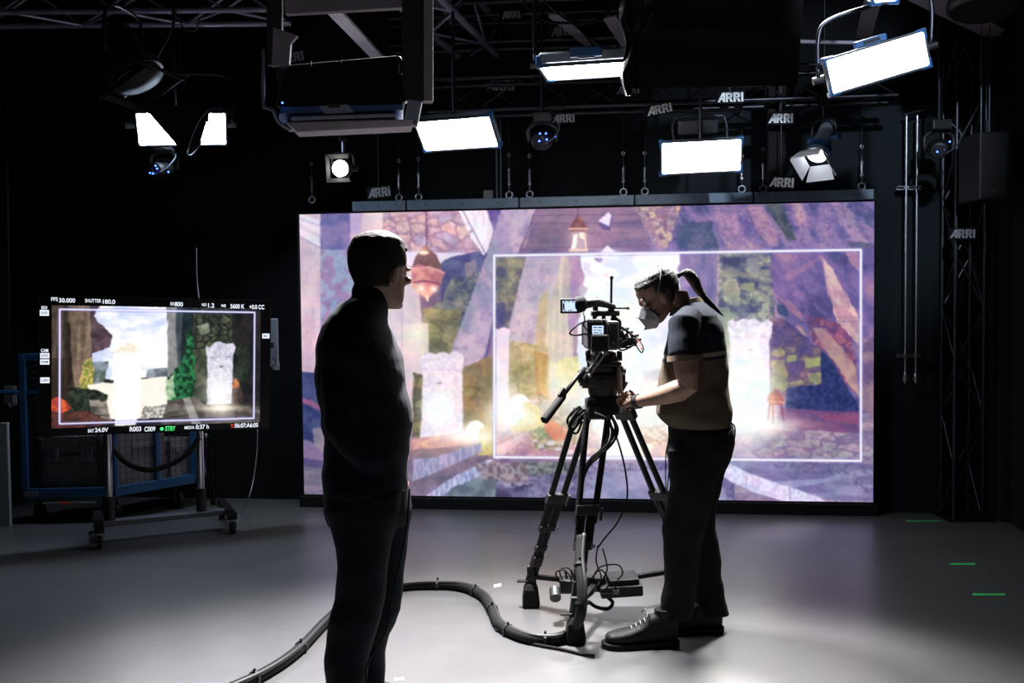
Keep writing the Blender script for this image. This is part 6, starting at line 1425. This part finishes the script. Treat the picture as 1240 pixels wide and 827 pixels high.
def laces(mb, heel, d, n=5):
    d = V(d).normalized(); s_ = V((-d.y, d.x, 0))
    for i in range(n):
        c = heel+d*(.10+.02*i)+V((0, 0, .108-.0105*i)); mb.tube([c-s_*.024-V((0, 0, .006)), c+V((0, 0, .006)), c+s_*.024-V((0, 0, .006))], .0032, 6)
    c = heel+d*.10+V((0, 0, .118))
    for q in (1, -1): mb.tube(catmull([c, c+s_*q*.03+V((0, 0, .018))+d*.01, c+s_*q*.045+d*.02, c+s_*q*.02+d*.01]), .0028, 6)
def shrink(rows, s_px, dy=.0): return [(a+s_px, b-s_px, y, Y, r-s_px*Y/FPX) for a, b, y, Y, r in rows]

# ================= standing man at the left
YM = 3.15
mg = V((at(430, 890, YM).x, YM+.03, 0))
def TM_(p): # head frame: looks right and away
    a = math.radians(50); R = Rz(a) @ Ry(.06)
    return MH+R @ p
MH = at(459.5, 373, YM)
torso = [(424, 468, 361, 3.15, .075), (411, 469, 367, 3.15, .12), (401, 469, 380, 3.15, .17), (394, 470, 393, 3.15, .195), (388.5, 475, 406, 3.15, .21), (385.5, 481, 420, 3.15, .215), (384, 486, 433, 3.15, .215), (383, 489, 446, 3.15, .21), (384, 490, 462, 3.15, .20), (386, 495, 480, 3.15, .185), (389, 498, 497, 3.15, .175), (391, 499, 512, 3.15, .17),
         (394, 498, 528, 3.15, .165), (393, 496, 540, 3.15, .165), (393.5, 493, 556, 3.15, .165), (391.5, 494, 572, 3.15, .17), (391, 493, 588, 3.15, .172), (394, 491, 600, 3.15, .165)]
neckm = [(430, 466, 335, 3.15, .056), (429, 468, 348, 3.15, .060), (428.5, 469, 356, 3.15, .066), (424, 469, 362, 3.15, .075), (421, 469, 369, 3.15, .085), (416, 469, 378, 3.15, .10)]
hips = [(394, 492, 584, 3.16, .15), (392, 496, 600, 3.17, .165), (394, 498, 616, 3.17, .17), (399, 497.5, 632, 3.18, .165)]
nleg = [(395, 486, 596, 3.07, .085), (394, 484, 616, 3.07, .09), (401, 480, 640, 3.08, .09), (408, 474, 662, 3.08, .085), (409, 470, 684, 3.08, .08), (407, 468, 704, 3.08, .075), (405, 466, 725, 3.08, .072), (399, 462, 748, 3.08, .07), (395, 454, 770, 3.09, .068), (393.5, 447, 795, 3.10, .066), (394, 444, 827, 3.11, .062), (397, 442, 870, 3.12, .060)]
fleg = [(416, 497, 596, 3.25, .08), (422, 498, 616, 3.25, .09), (426, 497, 636, 3.25, .09), (430, 494, 656, 3.25, .085), (432, 491, 676, 3.25, .08), (434, 488, 700, 3.24, .075), (436, 487, 722, 3.24, .072), (437, 486, 738, 3.24, .07), (436, 479, 754, 3.25, .07), (434, 471, 768, 3.26, .068), (430, 467, 790, 3.27, .066), (428, 465.5, 827, 3.28, .062), (430, 464, 862, 3.29, .060)]
sh_r = at(414, 424, 3.02); el_r = at(413, 520, 2.97); wr_r = at(464, 572, 3.045); kn_r = at(477, 600, 3.10)
sh_l = at(452, 428, 3.33); el_l = at(462, 524, 3.38); wr_l = at(476, 577, 3.30)
arm_r = [(at(424, 414, 3.05), .055, .05), (sh_r, .068, .062), (at(411, 455, 3.0), .060, .056), (at(410, 490, 2.98), .054, .052), (el_r, .052, .05), (at(426, 540, 2.975), .047, .046), (at(446, 557, 3.0), .042, .042), (wr_r, .036, .037), (at(472, 582, 3.08), .036, .036)]
arm_l = [(at(448, 416, 3.28), .05, .05), (sh_l, .062, .06), (at(456, 480, 3.36), .054, .052), (el_l, .048, .046), (at(468, 550, 3.36), .042, .042), (wr_l, .034, .034)]
body = MB()
head(body, TM_, 1.09)
body.slices(shrink(neckm, 2)); body.slices(shrink(torso, 6)); body.slices(shrink(hips, 5)); body.slices(shrink(nleg, 5)); body.slices(shrink(fleg, 5))
for A_ in (arm_r, arm_l): limb(body, [(p, a-.013, b-.013) for p, a, b in A_[:8]])
hand(body, wr_r, (kn_r-wr_r), V((.2, .9, -.2)), V((-.6, .3, -.4)), (.45, .5, .3), 1.)
hand(body, wr_l, V((.25, -.25, -1)), V((-.2, -.9, -.1)), V((.6, .1, .3)), (.35, .4, .3), 1.)
hm1 = gnd(418, 868)*0+V((at(412, 890, 3.12).x, 3.13, 0)); hm2 = V((at(440, 890, 3.29).x, 3.29, 0))
for h_ in (hm1, hm2): shoe(body, h_+V((0, 0, .02)), V((.85, .45, 0)), .26, .09, .042); body.cyl(h_+V((.02, 0, .04)), h_+V((.02, 0, .24)), .04, 14)
pm = remeshed(body, .0055, 3).build('person', 'skin', None, smooth=True, origin=mg)
tag(pm, 'person in dark roll-neck sweater and jeans standing at left, back turned, hand in pocket', 'person')
eyes(TM_, pm, 1.09)
def hl(a, z): # hairline of the man
    if a > 1.75: return 1.15 if z > .062 else .0
    if a > 1.2: return 1. if z > .135 else (.5 if z > .10 and a > 1.55 else 0)
    return 1. if z > .188 else 0
hb_ = MB(); hair(hb_, TM_, 1.09, hl, .011, 3); remeshed(hb_, .004, 2).build('hair', 'hair_short', pm, smooth=True)
sw = MB(); sw.slices(torso); sw.slices(neckm)
for A_ in (arm_r, arm_l): limb(sw, A_)
sw.slices([(427, 470, 349, 3.15, .064), (426.5, 470.5, 354, 3.15, .068), (427, 470, 359, 3.15, .066)])
swo = remeshed(sw, .0065, 4); 
def fold(mb, amp, fz, fx, seed=0.):
    c = sum(mb.v, V((0, 0, 0)))/len(mb.v)
    for i, p in enumerate(mb.v):
        k = math.sin(p.z*fz+p.x*fx+seed+1.3*math.sin(p.z*9+p.y*7))+.6*math.sin(p.z*fz*1.9-p.x*fx*1.4+p.y*11+seed)
        o = V((p.x-c.x, p.y-c.y, 0)); 
        if o.length > 1e-4: mb.v[i] = p+o.normalized()*amp*k
    return mb
def flank(mb, x0, z0, z1, amp, f):
    return mb
fold(swo, .0022, 38, 14).build('sweater', 'sweater', pm, smooth=True)
tr = MB(); tr.slices(hips); tr.slices(nleg); tr.slices(fleg)
fold(remeshed(tr, .0065, 4), .0022, 26, 18).build('trousers', 'trouser', pm, smooth=True)
# seams, pocket edge and belt line as narrow raised cloth
sm = MB()
sm.tube(catmull([at(496, 592, 3.04), at(492, 640, 3.02), at(482, 690, 3.01), at(473, 730, 3.01), at(467, 765, 3.0), at(452, 790, 3.02), at(443, 812, 3.04), at(446, 840, 3.05)]), .0032, 6)
sm.build('side_seam', M['trouser'], pm, smooth=True)
for h_, nm in ((hm1, 0), (hm2, 1)):
    a = MB(); shoe(a, h_+V((0, 0, .016)), V((.85, .45, 0)), .30, .11); s0 = a.build('shoe', 'boot', pm, smooth=True); sole(MB(), h_, V((.85, .45, 0))).build('sole', 'rubber', s0)

# ================= camera operator
YO = 4.1
og = V((at(845, 780, YO).x, YO, 0))
OH = at(810, 386, YO+.02)
def TO_(p): # looks left and down
    R = Rz(math.pi) @ Ry(math.radians(24))
    return OH+R @ p
neck = [(806, 832, 352, 4.11, .055), (809, 834, 360, 4.11, .056), (813, 839, 368, 4.11, .06), (815, 846, 376, 4.11, .075)]
ot = [(826, 852, 366, 4.11, .07), (818, 859, 373, 4.11, .12), (815.5, 866, 382, 4.11, .165), (813.5, 871, 392, 4.11, .185), (811, 875, 402, 4.11, .19), (807.5, 877.5, 416, 4.11, .185), (802.5, 879.5, 434, 4.11, .175), (800, 880, 452, 4.11, .17), (797, 881, 470, 4.11, .17), (794.5, 883.5, 488, 4.11, .175), (795.5, 885, 500, 4.11, .175), (801, 885.5, 508, 4.11, .17), (809, 885, 516, 4.11, .15)]
oh = [(811, 886, 512, 4.11, .14), (810, 889, 522, 4.11, .16), (808.5, 888.5, 536, 4.11, .165), (809, 884, 552, 4.11, .165), (811, 878, 566, 4.11, .15)]
l1 = [(809, 880, 545, 4.02, .075), (810, 874, 565, 4.02, .085), (811, 868, 585, 4.02, .085), (808, 862, 608, 4.02, .08), (804, 857, 630, 4.02, .075), (801.5, 853, 646, 4.02, .07), (803, 849, 662, 4.02, .066), (804.5, 846, 685, 4.02, .064), (804, 844, 705, 4.02, .062), (801.5, 842, 722, 4.02, .06), (800, 840, 736, 4.02, .058), (799, 838, 748, 4.02, .056)]
l2 = [(818, 886, 545, 4.19, .075), (822, 880, 565, 4.19, .085), (824, 873, 590, 4.19, .085), (826, 866, 615, 4.19, .08), (828, 866, 632, 4.19, .072), (832, 869, 650, 4.19, .068), (836, 872.5, 675, 4.19, .064), (838, 874, 700, 4.19, .062), (840, 877, 720, 4.19, .06), (841, 881, 736, 4.19, .058), (842, 884, 744, 4.19, .056)]
osh = at(829, 392, 3.95); oel = at(834, 466, 3.90); owr = at(769, 487, 4.12); ohd = at(752, 490, 4.235)
oa = [(at(836, 384, 4.0), .06, .06), (osh, .072, .07), (at(829, 420, 3.92), .070, .066), (at(829.5, 437, 3.905), .068, .062)]
skin_arm = [(at(829, 418, 3.94), .050, .048), (at(830, 435, 3.9), .055, .052), (at(832, 452, 3.895), .053, .050), (oel, .047, .046), (at(822, 473, 3.92), .049, .047), (at(806, 478, 3.98), .044, .042), (at(786, 483, 4.06), .033, .031), (owr, .025, .027)]
far_arm = [(at(838, 388, 4.24), .055, .05), (at(832, 400, 4.28), .05, .05), (at(828, 462, 4.34), .045, .043), (at(800, 478, 4.38), .036, .034), (at(776, 487, 4.42), .026, .026)]
body = MB(); head(body, TO_, 1.0)
body.slices(neck); body.slices(shrink(ot, 5)); body.slices(shrink(oh, 4)); body.slices(shrink(l1, 4)); body.slices(shrink(l2, 4))
limb(body, skin_arm); limb(body, [(p, a, b) for p, a, b in far_arm])
hand(body, owr+ (ohd-owr)*.1, (ohd-owr)+V((.0, .02, -.005)), V((-.35, .75, 0)), V((0, 0, 1)), (.95, 1.0, .8), .92)
hand(body, far_arm[-1][0], V((-.95, .0, -.1)), V((0, -.9, .1)), V((0, 0, 1)), (.8, .9, .7), .9)
hf1 = gnd(817, 786); hf1 = V((at(814, 787, hf1.y).x, hf1.y-.0, 0)); 
hf1 = V((at(812, 770, 4.02).x, 4.02, 0)); hf2 = V((at(866, 770, 4.19).x, 4.19, 0))
d1 = V((-1, -.10, 0)); d2 = V((-1, -.12, 0))
for h_, d_ in ((hf1, d1), (hf2, d2)): shoe(body, h_+V((-.02, 0, .03)), d_, .19, .06, .030); body.cyl(h_+V((0.0, 0, .05)), h_+V((0.0, 0, .24)), .033, 14)
po = remeshed(body, .0048, 2).build('person', 'skin', None, smooth=True, origin=og)
tag(po, 'person with ponytail, face mask and striped polo shirt operating the camera', 'person')
eyes(TO_, po)
def hl2(a, z):
    if a > 1.9: return 1.1 if z > .06 else 0
    if a > 1.35: return 1. if z > .125 else 0
    return 1. if z > .172+.01*math.cos(a*2) else 0
hb_ = MB(); hair(hb_, TO_, 1.0, hl2, .007, 5, rough=.001); remeshed(hb_, .0035, 2).build('hair', 'hair_dark', po, smooth=True)
pt = MB(); pt.tube(catmull([at(820, 334, 4.12), at(827, 331, 4.12), at(833.5, 332, 4.12), at(840, 339, 4.12), at(845, 349, 4.12), at(852, 359, 4.12), at(862, 369, 4.12), at(870, 377, 4.12), at(877, 383.5, 4.12)], 5),
    [(a, a*1.25) for a in [.012, .010, .009, .009, .0095, .011, .013, .015, .0165, .018, .019, .020, .0205, .021, .021, .021, .0205, .020, .019, .018, .017, .016, .015, .014, .013, .0125, .012, .0115, .011, .0105, .010, .009, .008, .0075, .007, .006, .005, .004, .003, .0015, .001]], 14)
for i in range(9):
    o = V((0, (i-4)*.004, (i % 3-1)*.006)); pt.tube(catmull([at(850, 358, 4.12)+o, at(862, 369+i % 3, 4.12)+o, at(871, 379-(i % 4), 4.12)+o, at(876-(i % 3), 386-(i % 4)*2, 4.12)+o]), [.004]*8+[.003]*8+[.002]*8+[.001], 5) if False else None
pt.build('ponytail', 'hair_dark', po, smooth=True)
MB().ring(at(829, 331.5, 4.12), V((1, 0, 0)), .011, .004).build('hair_tie', 'black', po, smooth=True)
# polo: navy upper part, tan lower part with a stripe, each its own cloth piece
zs = lambda py: at(840, py, YO).z
tanm = mat('tan_cotton', (.12, .095, .07), .9, 0, .1, bump=.2, bscale=260, spec=.1); navy = mat('navy_cotton', (.010, .014, .026), .9, 0, .15, bump=.2, bscale=260, spec=.2, sheen=.1)
def polo_mat():
    m, N, L = nodes('colour_blocked_polo'); b = N['Principled BSDF']; b.inputs['Roughness'].default_value = .9; b.inputs['Specular IOR Level'].default_value = .15; b.inputs['Sheen Weight'].default_value = .0
    g = N.new('ShaderNodeNewGeometry'); sp_ = N.new('ShaderNodeSeparateXYZ'); L.new(g.outputs['Position'], sp_.inputs[0])
    a = N.new('ShaderNodeMath'); a.operation = 'MULTIPLY_ADD'; a.inputs[1].default_value = -.09; L.new(sp_.outputs['X'], a.inputs[0]); L.new(sp_.outputs['Z'], a.inputs[2])
    k = -.09*at(850, 430, YO).x
    r = N.new('ShaderNodeValToRGB'); r.color_ramp.interpolation = 'CONSTANT'; mr = N.new('ShaderNodeMapRange')
    za, zc = zs(520)+k, zs(360)+k; mr.inputs['From Min'].default_value = za; mr.inputs['From Max'].default_value = zc
    L.new(a.outputs[0], mr.inputs['Value']); L.new(mr.outputs['Result'], r.inputs['Fac'])
    f = lambda py: (zs(py)+k-za)/(zc-za); e = r.color_ramp.elements
    tan_ = (.065, .049, .034, 1); nav = (.006, .009, .017, 1)
    e[0].position = 0; e[0].color = tan_; e[1].position = f(434); e[1].color = nav
    q = r.color_ramp.elements.new(f(430.5)); q.color = (.18, .15, .12, 1); q = r.color_ramp.elements.new(f(425.5)); q.color = nav
    L.new(r.outputs['Color'], b.inputs['Base Color'])
    n2 = N.new('ShaderNodeTexNoise'); n2.inputs['Scale'].default_value = 260; bp = N.new('ShaderNodeBump'); bp.inputs['Strength'].default_value = .2; bp.inputs['Distance'].default_value = .01
    L.new(n2.outputs['Fac'], bp.inputs['Height']); L.new(bp.outputs['Normal'], b.inputs['Normal'])
    return m
sw = MB(); sw.slices(ot); limb(sw, oa[:3]+[(at(829.3, 432, 3.905), .074, .068)])
limb(sw, [(at(838, 386, 4.22), .06, .055), (at(833, 402, 4.28), .064, .06), (at(830, 430, 4.31), .062, .06)])
shirt = fold(remeshed(sw, .006, 4), .0022, 34, 16).build('polo_shirt', polo_mat(), po, smooth=True)
c = at(829.5, 434, 3.905)
MB().lathe(c, at(829.8, 440, 3.903)-c, [(-.012, .070), (-.012, .0765), (.012, .0775), (.012, .070)], 28).build('sleeve_cuff', tanm, shirt, smooth=.6)
cl_ = MB(); R_ = []
for t, z_, r0, r1 in ((0, 0, .060, .066), (1, .03, .056, .064)): pass
cc = at(832.5, 369, 4.11); ax = V((.33, 0, 1)).normalized()
MB().lathe(cc, V((-.18, 0, 1)), [(-.03, .082), (.0, .066), (.022, .060), (.026, .063), (.0, .074), (-.035, .090)], 28).build('collar', tanm, shirt, smooth=.6)
tr = MB(); tr.slices(oh); tr.slices(l1); tr.slices(l2)
fold(remeshed(tr, .006, 4), .0026, 30, 20, 2).build('trousers', 'btrouser', po, smooth=True)
MB().tube(catmull([at(886, 512, 4.03), at(890, 518, 4.02), at(889, 532, 4.02), at(885, 520, 4.0)]), .003, 6).build('belt_loop', 'black', po, smooth=True)
MB().tube(catmull([at(812, 530, 4.0), at(807, 545, 3.99), at(806, 570, 3.99), at(807, 600, 3.99), at(811, 560, 3.98)]), .0028, 6).build('lanyard', 'black', po, smooth=True)
for h_, d_, nm in ((hf1, d1, 0), (hf2, d2, 1)):
    a = MB(); shoe(a, h_+V((0, 0, .018)), d_, .295, .125, .052); limb(a, [(h_+V((-.015, 0, .09)), .050, .045), (h_+V((-.02, 0, .165)), .054, .047)], 16)
    s0 = remeshed(a, .005, 2).build('boot', 'boot', po, smooth=True); sole(MB(), h_, d_, .315, .058).build('sole', 'rubber', s0, bevel=.004)
    lb = MB(); laces(lb, h_+V((0, 0, .018)), d_); lb.build('laces', 'grey', s0, smooth=True)
# face mask: folded duckbill with straps, and a wrist watch
def q3(x, y, z): return TO_(V((x, y, z)))
mk = MB()
rim = [(.106, 0, .114), (.094, .028, .102), (.076, .052, .084), (.054, .066, .056), (.046, .062, .022), (.058, .034, -.006), (.068, 0, -.016)]
ring = [q3(*p) for p in rim]+[q3(x, -y, z) for x, y, z in reversed(rim[1:-1])]
ridge = [(.136, 0, .066), (.130, .022, .060), (.110, .044, .046), (.078, .062, .032), (.072, .052, .016), (.112, .026, .006), (.126, 0, .000)]
r2 = [q3(*p) for p in ridge]+[q3(x, -y, z) for x, y, z in reversed(ridge[1:-1])]
mk.rings([ring, r2]); mk.build('face_mask', 'mask', po, bevel=.003)
st_ = MB()
for sg in (1, -1):
    st_.tube(catmull([q3(.060, sg*.062, .072), q3(.02, sg*.080, .12), q3(-.03, sg*.080, .19), q3(-.055, sg*.05, .232), q3(-.06, 0, .243)]), .0022, 6)
    st_.tube(catmull([q3(.044, sg*.064, .030), q3(-.02, sg*.076, .045), q3(-.07, sg*.055, .06), q3(-.09, 0, .068)]), .0022, 6)
st_.build('mask_straps', 'mask', po, smooth=True)
dw = (skin_arm[-2][0]-owr).normalized()
MB().lathe(owr+dw*.012, dw, [(-.012, .027), (-.012, .032), (.014, .034), (.014, .028)], 22).build('wrist_band', 'black', po, smooth=.6)
